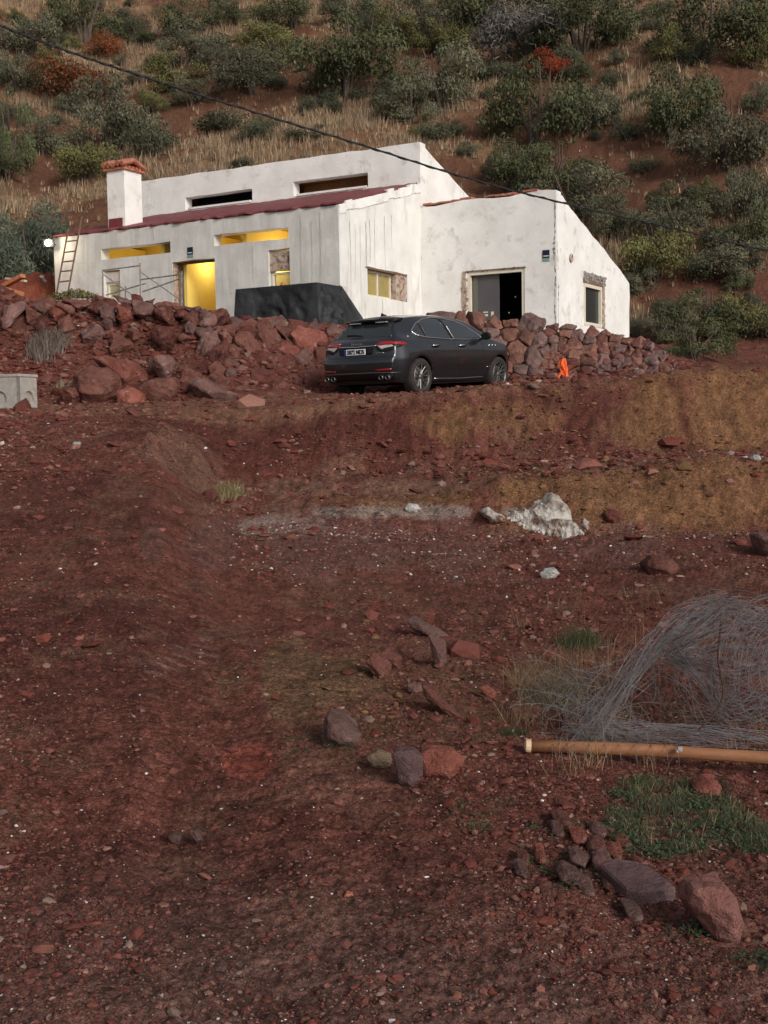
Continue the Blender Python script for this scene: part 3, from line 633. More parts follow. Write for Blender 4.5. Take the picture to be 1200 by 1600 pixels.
# alarm plates
def plate(px, py, o, d, inn, nm, lab, w_=.24, h_=.34):
    s, z = sz(px, py, o, d); p = np.array([o[0], o[1], 0])+d*s-inn*.012; r = empty(nm, (p[0], p[1], z-h_/2), lab, 'sign')
    b = np.array(r.location)
    x = -d                       # reading direction (left to right for the viewer)
    q = MB().obox(p-x*w_/2+Z*(z-h_*.22), x*w_, inn*.010, Z*h_*.72); q.build('board', mat('navy_sign', (.012,.016,.035), rough=.4), r, off=b)
    q = MB().obox(p-x*w_/2+Z*(z-h_/2), x*w_, inn*.010, Z*h_*.28); q.build('lower_board', mat('grey_green_sign', (.20,.28,.25), rough=.4), r, off=b)
    q = MB().obox(p-x*w_*.38+Z*(z-h_*.08)-inn*.004, x*w_*.78, inn*.004, Z*h_*.10); q.build('text_line', mat('pale_sign_line', (.45,.55,.58), rough=.4), r, off=b)
    t = text_mesh('794', .13*w_/.24, M_cream); t.parent = r; t.name = 'lettering'
    rot = Matrix((tuple(x), tuple(Z), tuple(-inn))).transposed().to_4x4()
    t.matrix_world = Matrix.Identity(4); t.data.transform(rot); pp = p-x*w_*.36+Z*(z+h_*.16)-inn*.006-b
    t.data.transform(Matrix.Translation(Vector([float(a) for a in pp])))
def text_mesh(s, size, m, ext=.002, bold=0.0):
    cu = bpy.data.curves.new('lettering', 'FONT'); cu.body = s; cu.size = size; cu.extrude = ext; cu.offset = bold
    o = bpy.data.objects.new('t', cu); C.objects.link(o); dg = bpy.context.evaluated_depsgraph_get()
    me = bpy.data.meshes.new_from_object(o.evaluated_get(dg)); bpy.data.objects.remove(o); me.materials.clear(); me.materials.append(m)
    n = bpy.data.objects.new('lettering', me); C.objects.link(n); return n
plate(297.3, 394.5, A, U, V, 'alarm_sign', 'small navy alarm sign over the yellow lit doorway', .19, .28)
plate(853.3, 399.5, Cc, U, V, 'alarm_sign', 'small navy alarm sign near the cracked corner of the right wing', .20, .30)
# floodlight at the left end
s, z = sz(86, 382, A, U); p = A+U*(s-.05)-V*.30; fl = empty('floodlight', (p[0], p[1], z-.14), 'small lit floodlight at the far left corner of the house wall', 'floodlight')
b = np.array(fl.location)
MB().box((p[0], p[1], z), (.30, .10, .22)).build('housing', M_black, fl, off=b)
MB().lathe([(0, 0), (.08, 0), (.09, .02), (.0, .035)], Matrix.Translation(Vector((p[0], p[1]-.05, z))) @ Matrix.Rotation(R(90), 4, 'X'), 20).build('lens', mat('lit_lens', (1, .95, .8), emit=((1, .88, .62), 30)), fl, off=b)
MB().tube([(p[0], p[1]+.03, z), tuple(A+U*(s-.05)+Z*z)], .015, 6).build('bracket', M_steel, fl, off=b)
L = bpy.data.lights.new('floodlight_beam', 'POINT'); L.energy = 25; L.color = (1, .85, .6); L.shadow_soft_size = .1
lo = bpy.data.objects.new('floodlight_beam', L); C.objects.link(lo); lo.location = (p[0], p[1]-.25, z)
# ladder
ro = A-V*.75
def rp(px, py, back): q = hit(px, py, A-V*back, U); return q
ld = empty('ladder', rp(100, 452, 1.1), 'rusty brown ladder leaning on the left end of the house front', 'ladder'); b = np.array(ld.location)
M_rust = mat('rusty_brown_metal', (.10,.055,.04), (.17,.10,.075), rough=.7, scale=8)
def rail(xb, yb, xt, yt): 
    q0 = rp(xb, yb, 1.05); q1 = rp(xt, yt, .12); return q0, q1
La = rail(88.5, 458, 106.7, 358); Lb = rail(105, 464, 128, 338)
MB().tube(La, .028, 6).build('rail', M_rust, ld, off=b); MB().tube(Lb, .028, 6).build('rail', M_rust, ld, off=b)
for yr in (378, 395, 410, 425, 441):
    ta = (458-yr)/100; tb = (464-yr+2.0)/126
    MB().tube([La[0]+(La[1]-La[0])*ta, Lb[0]+(Lb[1]-Lb[0])*tb], .02, 6).build('rung', M_rust, ld, off=b)
# scaffold
sf = empty('scaffold', rp(222, 470, 1.0), 'thin tubular scaffold frame with crossed braces beside the doorway', 'scaffold'); b = np.array(sf.location)
M_tub = mat('scaffold_tube', (.34,.31,.29), (.18,.14,.12), rough=.6, scale=7, metallic=.3)
for nm, x0, y0, x1, y1, bk_ in (('post', 160.6, 490, 160.6, 423, 1.0), ('post', 219.5, 492, 219, 411, 1.0), ('post', 284, 495, 283.8, 424, 1.0), ('rail', 160.6, 422.5, 219, 415, 1.0),
        ('brace', 220, 425, 286, 472, .95), ('rail', 220, 437, 284, 428.5, .9), ('brace', 222, 456, 283, 435, .85), ('brace', 160.6, 428, 208, 462, .95), ('brace', 166, 461, 227, 443, .85), ('post', 196, 488, 196, 447, .5)):
    MB().tube([rp(x0, y0, bk_), rp(x1, y1, bk_)], .018 if nm != 'post' else .021, 6).build(nm, M_tub if nm != 'brace' else M_steel, sf, off=b)
# tarp covered pile
def pl(px, py, Y): return at(px, py, Y)
tp_ = [pl(364, 520, 29.9), pl(500, 524, 28.9), pl(552, 516, 29.6), pl(372, 520, 31.0)]
M_tarp = mat('black_tarpaulin', (.012,.013,.015), (.03,.031,.034), rough=.55, scale=1.2, bump=.8, bscale=3.0, bdist=.06, c3=(.05,.048,.046), s3=2.6, r3=(.6,.72), spec=.3)
tl_, tr_ = pl(368, 452, 30.1), pl(495, 441, 29.2)
bl_, br_ = pl(364, 525, 29.9), pl(500, 530, 28.95)
re_ = pl(546, 495, 29.7)
dep = V*1.15
nu, nv_ = 26, 10; vs = []; 
def quadpt(a, b_, c_, d_, u, v): return (a*(1-u)+b_*u)*(1-v)+(c_*(1-u)+d_*u)*v
def sheet(a, b_, c_, d_, nrm, amp, sd, nu=56, nv_=26):
    vs = []; 
    for j in range(nv_+1):
        for i in range(nu+1):
            u, v = i/nu, j/nv_; p = quadpt(a, b_, c_, d_, u, v); e = min(u, 1-u, v, 1-v)*6; e = min(1, e)
            vs.append(p+nrm*amp*e*(float(fbm(np.array([u*4+sd]), np.array([v*2.2+sd]), o=2, s=sd)[0])-.9*abs(float(fbm(np.array([u*7+v*3+sd]), np.array([v*3-u*4]), o=3, s=sd+9)[0]))+.25))
    fs = [(j*(nu+1)+i, j*(nu+1)+i+1, (j+1)*(nu+1)+i+1, (j+1)*(nu+1)+i) for j in range(nv_) for i in range(nu)]
    return vs, fs
tm = MB()
tm.add(*sheet(bl_, br_, tl_, tr_, -V, .12, 2)); tm.add(*sheet(tl_, tr_, tl_+dep, tr_+dep, Z, .06, 3))
low = re_-Z*.35
tm.add(*sheet(br_, low, tr_, tr_*.35+re_*.65+Z*.12, -U, .18, 4, 40, 26)); tm.add(*sheet(low, low+dep, tr_*.35+re_*.65+Z*.12, tr_+dep, -U, .05, 5, 12, 8)); tm.add(*sheet(tr_, tr_*.35+re_*.65+Z*.12, tr_+dep, tr_+dep-Z*.02, Z, .05, 6, 12, 8))
tm.add(*sheet(bl_+dep, bl_, tl_+dep, tl_, U, .05, 7)); tm.add(*sheet(bl_+dep, br_+dep, tl_+dep, tr_+dep, V, .02, 8))
tm.add(*sheet(br_+dep, low+dep, tr_+dep, tr_+dep, V, .02, 9))
single('tarpaulin_covered_stack', tm, M_tarp, 'big stack wrapped in black tarpaulin in front of the house wall', 'tarpaulin', smooth=True)
# bottle / debris on stack, small thing in the window niche (an orange jug on the sill)
p = hit(441, 444, A-V*.0, U)
jug = MB().lathe([(0, 0), (.06, 0), (.07, .06), (.05, .13), (.02, .17), (0, .18)], Matrix.Translation(Vector((p[0], p[1], p[2]-.12))), 12)
single('jug', jug, mat('terracotta_jug', (.40,.13,.06), rough=.6), 'small terracotta coloured jug on the sill of the window above the black tarpaulin', 'jug', smooth=True)
# ------------------------------------------------------------------ rocks
def hull_rock(pts, seed, cuts=2, amp=.05, size=None):
    bm = bmesh.new()
    for p in pts: bm.verts.new(Vector([float(a) for a in p]))
    r = bmesh.ops.convex_hull(bm, input=bm.verts)
    bmesh.ops.delete(bm, geom=[e for e in r['geom_interior'] if isinstance(e, bmesh.types.BMVert) and e.is_valid], context='VERTS')
    loose = [v for v in bm.verts if not v.link_faces]
    bmesh.ops.delete(bm, geom=loose, context='VERTS')
    bmesh.ops.dissolve_limit(bm, angle_limit=R(14), verts=bm.verts, edges=bm.edges)
    co = np.array([v.co for v in bm.verts]); sz_ = float((co.max(0)-co.min(0)).max()) if size is None else size
    try: bmesh.ops.bevel(bm, geom=list(bm.edges), offset=sz_*.022, segments=1, affect='EDGES', clamp_overlap=True)
    except Exception: pass
    bmesh.ops.triangulate(bm, faces=bm.faces)
    for k in range(cuts):
        L = [e for e in bm.edges if e.calc_length() > sz_*(.22 if k == 0 else .11)]
        if L: bmesh.ops.subdivide_edges(bm, edges=L, cuts=1); bmesh.ops.triangulate(bm, faces=bm.faces)
    co = np.array([v.co for v in bm.verts]); q = co/sz_
    bm.normal_update(); nn = np.array([v.normal for v in bm.verts])
    d = fbm(q[:, 0]*3+seed, q[:, 1]*3, q[:, 2]*3, o=3, s=seed % 97)*amp*sz_*1.6 + np.abs(vn(q[:, 0]*7, q[:, 1]*7+seed, q[:, 2]*7, s=seed % 89))*amp*sz_*.5
    co = co + nn*d[:, None]
    F_ = [[v.index for v in f.verts] for f in bm.faces]; bm.verts.index_update()
    F_ = [[v.index for v in f.verts] for f in bm.faces]
    bm.free(); return co, F_
def clip_poly(poly, a, b, c):   # keep a*x+b*y <= c
    out = []
    for i in range(len(poly)):
        p, q = poly[i], poly[(i+1) % len(poly)]; dp, dq = a*p[0]+b*p[1]-c, a*q[0]+b*q[1]-c
        if dp <= 0: out.append(p)
        if (dp < 0) != (dq < 0) and abs(dp-dq) > 1e-9: t = dp/(dp-dq); out.append((p[0]+(q[0]-p[0])*t, p[1]+(q[1]-p[1])*t))
    return out
def voronoi(seeds, bound, asp=1.0):
    cells = []
    for i, s in enumerate(seeds):
        poly = list(bound); 
        nb = sorted(range(len(seeds)), key=lambda j: (seeds[j][0]-s[0])**2+(seeds[j][1]-s[1])**2)[1:22]
        for j in nb:
            q = seeds[j]; w_ = (s[2]-q[2])   # power diagram weight
            a, b = q[0]-s[0], q[1]-s[1]; c = (q[0]**2+q[1]**2-s[0]**2-s[1]**2+w_)/2
            poly = clip_poly(poly, a, b, c)
            if len(poly) < 3: break
        cells.append(poly if len(poly) >= 3 else None)
    return cells
def poisson(rn, poly_in, size, tries=9000, asp=1.45):
    pts = []
    xs = [p[0] for p in poly_in]; ys = [p[1] for p in poly_in]
    for _ in range(tries):
        x, y = rn.uniform(min(xs), max(xs)), rn.uniform(min(ys), max(ys))
        if not inside(x, y, poly_in): continue
        d = size(x, y)*rn.choice((.6, .75, .9, 1.0, 1.25, 1.55))
        if all(((x-p[0])/asp)**2+(y-p[1])**2 > (.43*(d+p[3]))**2 for p in pts): pts.append((x, y, (d*.5)**2*.9, d))
    return pts
def lim(cell, s, k):
    out = []
    for x, y in cell:
        dx, dy = x-s[0], y-s[1]; r = math.hypot(dx/1.4, dy); m = s[3]*k
        if r > m: dx *= m/r; dy *= m/r
        out.append((s[0]+dx, s[1]+dy))
    return out
def inside(x, y, poly):
    c = False; j = len(poly)-1
    for i in range(len(poly)):
        if (poly[i][1] > y) != (poly[j][1] > y) and x < (poly[j][0]-poly[i][0])*(y-poly[i][1])/(poly[j][1]-poly[i][1])+poly[i][0]: c = not c
        j = i
    return c
def rockmat(name, a, b, c3=(.22, .15, .13), r3=(.56, .72)):
    return mat(name, a, b, rough=.92, scale=3.2, bump=1.0, bscale=9, bdist=.10, c3=c3, s3=4.5, r3=r3, rnd=.22, spec=.15)
RM = [rockmat('dark_red_rock', (0.098, 0.034, 0.027), (0.176, 0.065, 0.052)), rockmat('brown_red_rock', (0.124, 0.049, 0.038), (0.215, 0.094, 0.073)), rockmat('purple_grey_rock', (0.130, 0.068, 0.060), (0.215, 0.117, 0.103), (0.312, 0.208, 0.182)),
      rockmat('rust_rock', (0.182, 0.057, 0.042), (0.286, 0.107, 0.081), (0.364, 0.208, 0.182))]
RW = [rockmat('wall_red_rock', (0.131, 0.056, 0.046), (0.231, 0.103, 0.083), (0.312, 0.200, 0.175)), rockmat('wall_brown_rock', (0.163, 0.077, 0.059), (0.269, 0.131, 0.100), (0.338, 0.225, 0.194)), rockmat('wall_mauve_rock', (0.156, 0.094, 0.085), (0.250, 0.156, 0.138), (0.350, 0.250, 0.225)), RM[3]]
LASTO = [None]
def bank_rock(cell, pt, nrm, seed, m, label, group, bulge, deep, name='rock'):
    """polygon cell (photo px) standing on the bank: pt(px,py) -> world point on the face"""
    rn = random.Random(seed)
    cx = sum(p[0] for p in cell)/len(cell); cy = sum(p[1] for p in cell)/len(cell)
    c0 = pt(cx, cy); P = []
    n = nrm/np.linalg.norm(nrm)
    rad = np.mean([np.linalg.norm(pt(*p)-c0) for p in cell])
    tilt = np.array([rn.uniform(-.35, .35), rn.uniform(-.1, .1), rn.uniform(-.3, .5)])
    for p in cell:
        q = pt(*p); v = q-c0
        P.append(c0+v*.88-n*deep); P.append(c0+v*(.99+rn.uniform(-.05, .04))+n*rad*rn.uniform(.0, .25)*bulge)
        P.append(c0+v*rn.uniform(.55, .85)+n*(rad*bulge*rn.uniform(.35, .8)+v @ tilt))
    P.append(c0+n*rad*bulge*rn.uniform(.6, .9))
    co, Fs = hull_rock(P, seed, cuts=2, amp=.075)
    b = np.array([c0[0], c0[1], co[:, 2].min()])
    me = np_mesh(name, co-b, Fs); o = link(name, me, m); o.location = b
    LASTO[0] = o; return tag(o, label, 'rock', group)
ORD = 'first second third fourth fifth sixth seventh eighth ninth tenth eleventh twelfth thirteenth fourteenth fifteenth sixteenth seventeenth eighteenth nineteenth twentieth'.split()
def ordn(n): return ORD[n-1] if n <= 20 else ('twenty '+ORD[n-21] if n <= 29 else 'thirtieth' if n == 30 else 'thirty '+ORD[n-31] if n < 40 else 'fortieth' if n == 40 else 'forty '+ORD[n-41])
TONE = {}
def relabel(lst, fmt, rows, rown):
    """lst of (object, x, rowvalue 0..1): a label by course and count from the left"""
    for r in range(rows):
        q = sorted([t for t in lst if min(rows-1, int(t[2]*rows)) == r], key=lambda t: t[1])
        for i, (o, x, v) in enumerate(q): o['label'] = fmt(o, rown[r], ordn(i+1))
def tone(o):
    n = o.data.materials[0].name if o.type == 'MESH' else ''
    return 'mauve grey' if 'mauve' in n or 'purple' in n else 'rust red' if 'rust' in n else 'brown' if 'brown' in n else 'dark red'
LR = []; LB = []
# --- tight stone revetment on the right
crest = [(640,500),(700,488),(735,492),(760,488),(800,500),(830,492),(870,508),(900,512),(925,517),(960,520),(985,528),(1010,535),(1040,556),(1068,584)]
baseR = [(1062,590),(1000,592),(900,597),(800,602),(640,616),(640,500)]
polyR = crest+baseR
def ptR(px, py):
    xb = [690, 800, 900, 1000, 1068]; yb_ = np.interp(px, xb, [606, 598, 594, 590, 586]); yt = np.interp(px, [p[0] for p in crest], [p[1] for p in crest])
    t = (yb_-py)/max(25, yb_-yt); return at(px, py, float(np.interp(px, [690, 850, 1000, 1068], [27.9, 27.7, 27.0, 26.6]))+1.5*min(1.1, max(-.3, t))*min(1, (yb_-yt)/60))
nR = np.array([.05, -1, .22])
rn = random.Random(11)
def sizeR(x, y): return 19 + 8*(y < 530)*(x < 850) + (3 if x < 850 else -2.5) - (2 if x > 1000 else 0)
seedsR = poisson(rn, polyR, sizeR)
def grow(poly, c, k): return [(c[0]+(p[0]-c[0])*k, c[1]+(p[1]-c[1])*k) for p in poly]
bndR = [(630,478),(1080,478),(1080,606),(630,620)]
cells = voronoi([(s[0], s[1]*1.25, s[2]) for s in seedsR], [(x, y*1.25) for x, y in bndR])
cnt = 0
def crestY(x): return float(np.interp(x, [p[0] for p in crest], [p[1] for p in crest]))
for i, cell in enumerate(cells):
    if not cell: continue
    cell = [(x, y/1.25) for x, y in cell]
    cell = lim(cell, seedsR[i], 1.1)
    jj = random.Random(i); cell = [(x, max(y, crestY(x)+jj.uniform(-7, 6))) for x, y in cell]
    cell = [(x, min(y, np.interp(x, [690, 800, 900, 1000, 1068], [618, 606, 602, 597, 592]))) for x, y in cell]
    x_, y_ = seedsR[i][:2]
    top = y_ - crestY(x_) < 20
    if x_ > 960: lab = 'reddish stone in the low tapering right end of the stone revetment'
    elif top: lab = 'reddish stone in the crest course of the stone revetment under the white wing'
    elif x_ > 850: lab = 'brown stone in the stone revetment behind the orange marker'
    else: lab = 'large reddish brown stone in the revetment just right of the dark car'
    m = RW[rn.choice([0, 0, 1, 1, 1, 2, 2])] if not (x_ > 930 and rn.random() < .3) else RW[2]
    c_ = (sum(p[0] for p in cell)/len(cell), sum(p[1] for p in cell)/len(cell))
    bank_rock(grow(cell, c_, .97), ptR, nR, 100+i, m, lab, lab.replace('stone', 'stones', 1) if 0 else 'stones of the revetment: '+('right end' if x_ > 960 else 'crest' if top else 'middle' if x_ > 850 else 'near car'), rn.uniform(.55, .95), .3, 'stone'); cnt += 1; LR.append((bpy.data.objects[-1] if 0 else LASTO[0], x_, min(.999, max(0, (y_-crestY(x_))/max(8, float(np.interp(x_, [690, 800, 900, 1000, 1068], [606, 598, 594, 590, 586]))-crestY(x_))))))
relabel(LR, lambda o, r, n: tone(o)+' stone, '+n+' from left in the '+r+' of the stone revetment', 5, ['crest course', 'second course', 'middle course', 'fourth course', 'foot course'])
for t in LR: t[0]['group'] = 'stones of the revetment'
print('revetment stones', cnt)
# --- rougher boulder bank on the left
crestL = [(20,478),(60,470),(120,466),(200,462),(240,466),(285,474),(330,486),(370,492),(440,496),(500,502),(540,505),(600,498),(700,494)]
bxL = [0, 120, 230, 350, 505, 700]; byL = [590, 612, 634, 628, 618, 605]
def crestYL(x): return float(np.interp(x, [p[0] for p in crestL], [p[1] for p in crestL]))
def baseYL(x): return float(np.interp(x, bxL, byL))
def ptL(px, py):
    yb_, yt = baseYL(px), crestYL(px); t = (yb_-py)/(yb_-yt); y0_ = float(np.interp(px, [340, 505, 600, 700], [24.9, 26.5, 27.4, 27.9])); y1_ = float(np.interp(px, [340, 505, 700], [28.3, 29.1, 29.5])); return at(px, py, y0_+(y1_-y0_)*min(1.1, max(-.2, t)))
nL = np.array([.0, -.72, .68])
polyL = crestL + [(700,612),(505,618),(350,628),(230,634),(215,600),(170,545),(120,510),(60,500),(20,490)]
def sizeL(x, y):
    s = 24+6*math.sin(x*.05+y*.03)
    if y-crestYL(x) < 20: s = 18
    if x > 330: s += 2
    return s
rn = random.Random(23)
seedsL = poisson(rn, polyL, sizeL)
cells = voronoi([(s[0], s[1]*1.6, s[2]) for s in seedsL], [(-5, 440*1.6), (720, 440*1.6), (720, 650*1.6), (-5, 650*1.6)])
cnt = 0
for i, cell in enumerate(cells):
    if not cell: continue
    cell = [(x, y/1.6) for x, y in cell]; x_, y_ = seedsL[i][:2]
    if x_ > 640 and y_ < 560: pass
    cell = lim(cell, seedsL[i], 1.25)
    jj = random.Random(i+500); top = y_-crestYL(x_) < 22
    cell = [(x, max(y, crestYL(x)+jj.uniform(-3, 5))) for x, y in cell]; cell = [(x, min(y, baseYL(x)+6)) for x, y in cell]
    if x_ < 330 and not top and jj.random() < .42: continue
    if not top and jj.random() < .10: continue
    k = .97 if (x_ > 330 or top) else jj.uniform(.62, .9)
    c_ = (sum(p[0] for p in cell)/len(cell), sum(p[1] for p in cell)/len(cell))
    if top: lab, g_ = 'dark reddish block in the top course of the rubble bank before the house', 'top course blocks of the rubble bank'
    elif x_ < 330: lab, g_ = 'red brown boulder half buried in the soil of the left rubble bank', 'boulders half buried in the left bank'
    else: lab, g_ = 'angular red boulder in the packed rubble bank between black tarpaulin and track', 'boulders packed left of the car'
    m = RM[jj.choice([0, 0, 1, 1, 1, 2, 3])] if not top else RM[jj.choice([0, 1, 1, 2])]
    if 420 < x_ < 520 and y_ > 560 and jj.random() < .4: m = RM[2]
    bank_rock(grow(cell, c_, k), ptL, nL+np.array([jj.uniform(-.4, .4), 0, jj.uniform(-.35, .1)-(.35 if top else 0)]), 400+i, m, lab, g_, jj.uniform(.6, 1.25), .35, 'rock'); cnt += 1; LB.append((LASTO[0], x_, min(.999, max(0, (y_-crestYL(x_))/(baseYL(x_)-crestYL(x_))))))
relabel(LB, lambda o, r, n: tone(o)+' rock, '+n+' from left in the '+r+' of the left rubble bank', 6, ['top row', 'second row', 'third row', 'fourth row', 'fifth row', 'foot row'])
for t in LB: t[0]['group'] = 'rocks of the rubble bank'
print('bank rocks', cnt)
# --- individual boulders and slabs
def boulder(name, label, poly, Y, m, thick=.6, lift=0.0, top=None, seed=1, amp=.05, n=None, cat='rock'):
    """outline from the photograph at its own depth Y, real thickness (m) away from the viewer"""
    P = []; rn = random.Random(seed); pts = [at(x, y, Y) for x, y in poly]; c = sum(pts)/len(pts)
    zmin = min(p[2] for p in pts)
    for p in pts:
        low = (p[2]-zmin) < .25*(max(q[2] for q in pts)-zmin)
        P.append(p+np.array([0, rn.uniform(-.08, .08)*thick, 0])); P.append(c+(p-c)*rn.uniform(.8, .98)+np.array([0, thick*rn.uniform(.7, 1), (0 if not low else -.1*thick)]))
        P.append(c+(p-c)*rn.uniform(.35, .7)+np.array([0, -thick*rn.uniform(.15, .35), 0]))
        if low: P.append(p+np.array([0, .2*thick, -.25*thick]))
    co, Fs = hull_rock(P, seed*7+3, cuts=2, amp=amp)
    b = np.array([co[:, 0].mean(), co[:, 1].mean(), co[:, 2].min()])
    o = link(name, np_mesh(name, co-b, Fs), m); o.location = b; return tag(o, label, cat)
def slab_rock(name, label, poly, th, m, seed=1, lift=.5, amp=.03, cat='rock', tilt=0, yoff=0):
    """flat slab lying on the ground: outline projected onto the ground, given thickness"""
    y0 = ground(sum(p[0] for p in poly)/len(poly), max(p[1] for p in poly))[1]
    ymax = max(p[1] for p in poly); ymin = min(p[1] for p in poly)
    P = []; rn = random.Random(seed)
    for x, y in poly:
        q = ground(x, y+(ymax-y)*tilt)
        if tilt: 
            qy = q[1]; q = at(x, y, qy)
        P.append(q+Z*(th*1.0)); P.append(q-Z*th*.6)
    co, Fs = hull_rock(P, seed*5+1, cuts=2, amp=amp)
    b = np.array([co[:, 0].mean(), co[:, 1].mean(), co[:, 2].min()])
    o = link(name, np_mesh(name, co-b, Fs), m); o.location = b; return tag(o, label, cat)
M_gslab = rockmat('grey_brown_slab', (.115,.062,.053), (.175,.105,.092), (.24,.17,.15)); M_pslab = rockmat('purple_slab', (.125,.072,.072), (.18,.11,.11), (.22,.16,.16))
M_tan = rockmat('tan_rock', (.22,.15,.10), (.32,.22,.15)); M_pink = rockmat('pink_boulder', (.20,.085,.072), (.31,.15,.13), (.42,.30,.27)); M_chalk = mat('chalky_rock', (.30,.24,.20), (.58,.545,.50), rough=.95, scale=4, bump=1.2, bscale=10, bdist=.06, c3=(.16,.08,.055), s3=3.2, r3=(.50,.60), spec=.1, ramp=(.38, .56))
M_wht = rockmat('white_rock', (.36,.34,.32), (.58,.56,.54), (.3,.22,.19))
boulder('boulder', 'big rounded dark red boulder at the foot of the left bank with pale scars', [(108,600),(112,584),(135,575),(165,574),(186,590),(188,606),(166,622),(138,626),(125,618)], 24.7, RM[1], 1.0, seed=2)
boulder('boulder', 'large orange red slab boulder leaning above the rounded dark boulder', [(142,556),(180,556),(200,560),(222,580),(230,592),(205,606),(190,600),(160,575)], 25.0, RM[3], .9, seed=3)
boulder('boulder', 'low orange red boulder at the track edge right of the rounded boulder', [(182,608),(205,606),(224,616),(226,630),(200,636),(184,632)], 24.2, RM[3], .6, seed=4)
boulder('boulder', 'grey topped angular boulder right of the orange slab boulder', [(240,556),(262,554),(272,566),(262,582),(250,584),(238,572)], 25.2, RM[2], .7, seed=5)
boulder('boulder', 'wide red boulder at the bank foot between orange boulder and car', [(208,612),(232,592),(270,588),(278,606),(262,628),(228,630)], 24.6, RM[1], .9, seed=6)
boulder('boulder', 'grey weathered boulder with pale face at the bank foot', [(288,596),(306,590),(330,602),(372,616),(360,626),(320,622),(300,616)], 24.6, RM[2], .8, seed=7)
boulder('boulder', 'dark rounded boulder high in the left bank', [(236,520),(244,510),(262,510),(272,522),(268,536),(250,540),(238,532)], 26.6, RM[0], .6, seed=8)
boulder('rock', 'small rock left of the rounded dark boulder', [(92,612),(100,604),(118,606),(124,618),(112,628),(98,626)], 24.4, RM[0], .5, seed=9)
# foreground
gY = lambda x, y: float(ground(x, y)[1])
boulder('slab', 'grey brown flat topped slab lying at the edge of the greenish soil', [(502,1160),(504,1132),(512,1118),(538,1126),(566,1146),(560,1160),(535,1168)], gY(532,1166), M_gslab, .22, seed=11)
boulder('slab', 'upright grey slab beside the red brown block', [(614,1178),(622,1172),(646,1174),(662,1184),(660,1214),(640,1232),(622,1218)], gY(640,1230), M_pslab, .10, seed=12, amp=.03)
boulder('block', 'red brown block leaning right of the upright grey slab', [(658,1178),(672,1168),(708,1172),(726,1186),(712,1206),(702,1218),(680,1214),(662,1208)], gY(690,1216), RM[3], .14, seed=13)
boulder('stone', 'tan stone left of the upright grey slab', [(574,1184),(590,1175),(610,1180),(612,1194),(600,1202),(580,1198)], gY(592,1200), M_tan, .09, seed=14)
boulder('slab', 'pale edged red slab topping the small rock cluster', [(634,968),(650,969),(684,982),(706,996),(700,1003),(664,990),(640,980)], gY(670,1000)+.1, M_gslab, .16, seed=15, amp=.03)
boulder('slab', 'narrow red slab pointing down below the pale edged slab', [(668,990),(696,1000),(698,1030),(690,1044),(682,1040),(674,1012)], gY(685,1042), RM[2], .12, seed=16, amp=.03)
boulder('rock', 'leftmost dark wedge rock of the small rock cluster', [(572,1034),(584,1020),(612,1038),(608,1052),(594,1062),(578,1050)], gY(592,1060), RM[1], .14, seed=17)
boulder('rock', 'brown rock in the middle of the small rock cluster', [(592,1022),(604,1015),(628,1028),(624,1044),(604,1040)], gY(610,1046)+.1, RM[1], .14, seed=18)
boulder('rock', 'small triangular grey rock below the small rock cluster', [(636,1070),(658,1070),(662,1080),(648,1084),(638,1080)], gY(648,1084), RM[2], .08, seed=19)
boulder('slab', 'tilted slab half buried right of the greenish soil', [(660,1072),(676,1078),(702,1106),(722,1120),(714,1124),(690,1112),(664,1088)], gY(690,1122)+.05, RM[1], .14, seed=20, amp=.03)
boulder('rock', 'red rock alone under the dry grass stems', [(750,1074),(762,1070),(776,1082),(772,1092),(758,1090)], gY(762,1092), RM[3], .07, seed=21)
slab_rock('slab', 'flat purple slab on the weedy edge left of the pink boulder', [(938,1376),(962,1362),(1010,1376),(1058,1408),(1046,1414),(1000,1418),(976,1410)], .05, M_pslab, 22, amp=.02)
boulder('boulder', 'pinkish white boulder at the lower right by the weeds', [(1076,1416),(1084,1392),(1108,1382),(1140,1386),(1150,1404),(1160,1448),(1158,1470),(1128,1474),(1096,1440)], gY(1120,1474), M_pink, .17, seed=23)
boulder('rock', 'grey rock at the right edge at the foot of the ochre bank', [(1186,838),(1204,834),(1222,842),(1224,866),(1204,868),(1190,856)], gY(1200,868), RM[2], .5, seed=24)
boulder('rock', 'dull red rock left of the grey edge rock above the wire', [(1008,884),(1020,870),(1050,872),(1062,886),(1048,898),(1016,896)], gY(1035,898), RM[1], .3, seed=25)
boulder('rock', 'pale grey lump of concrete on the gravel above the green tussock', [(844,896),(852,889),(868,889),(874,896),(864,904),(850,904)], gY(860,904), M_wht, .12, seed=26)
boulder('rock', 'bright white rock on the ochre bank near the right edge', [(1173,716),(1178,710),(1186,711),(1189,717),(1182,720)], gY(1181,720), M_wht, .14, seed=27)
boulder('rock', 'pale pinkish white rock in the gravel left of the chalky outcrop', [(632,794),(638,787),(652,788),(658,796),(648,800),(636,799)], gY(645,800), M_wht, .16, seed=28)
boulder('rock', 'red clod rock on the ochre bank right of the chalky outcrop', [(944,802),(954,796),(968,800),(972,812),(960,818),(946,814)], gY(958,818), RM[0], .2, seed=29)
boulder('rock', 'light stone on the bare track at the left', [(112,694),(116,690),(124,691),(125,695),(118,697)], gY(118,697), M_wht, .1, seed=30)
boulder('brick_fragment', 'orange brick fragment on the lower track', [(537,1400),(541,1396),(552,1397),(553,1404),(540,1406)], gY(545,1406), mat('brick', (.33,.12,.07), rough=.9), .03, seed=31, cat='brick')
boulder('rock', 'grey stone with dark shade below the reddish soil patch', [(298,1306),(304,1298),(312,1302),(316,1312),(306,1316)], gY(306,1316), M_gslab, .05, seed=32)
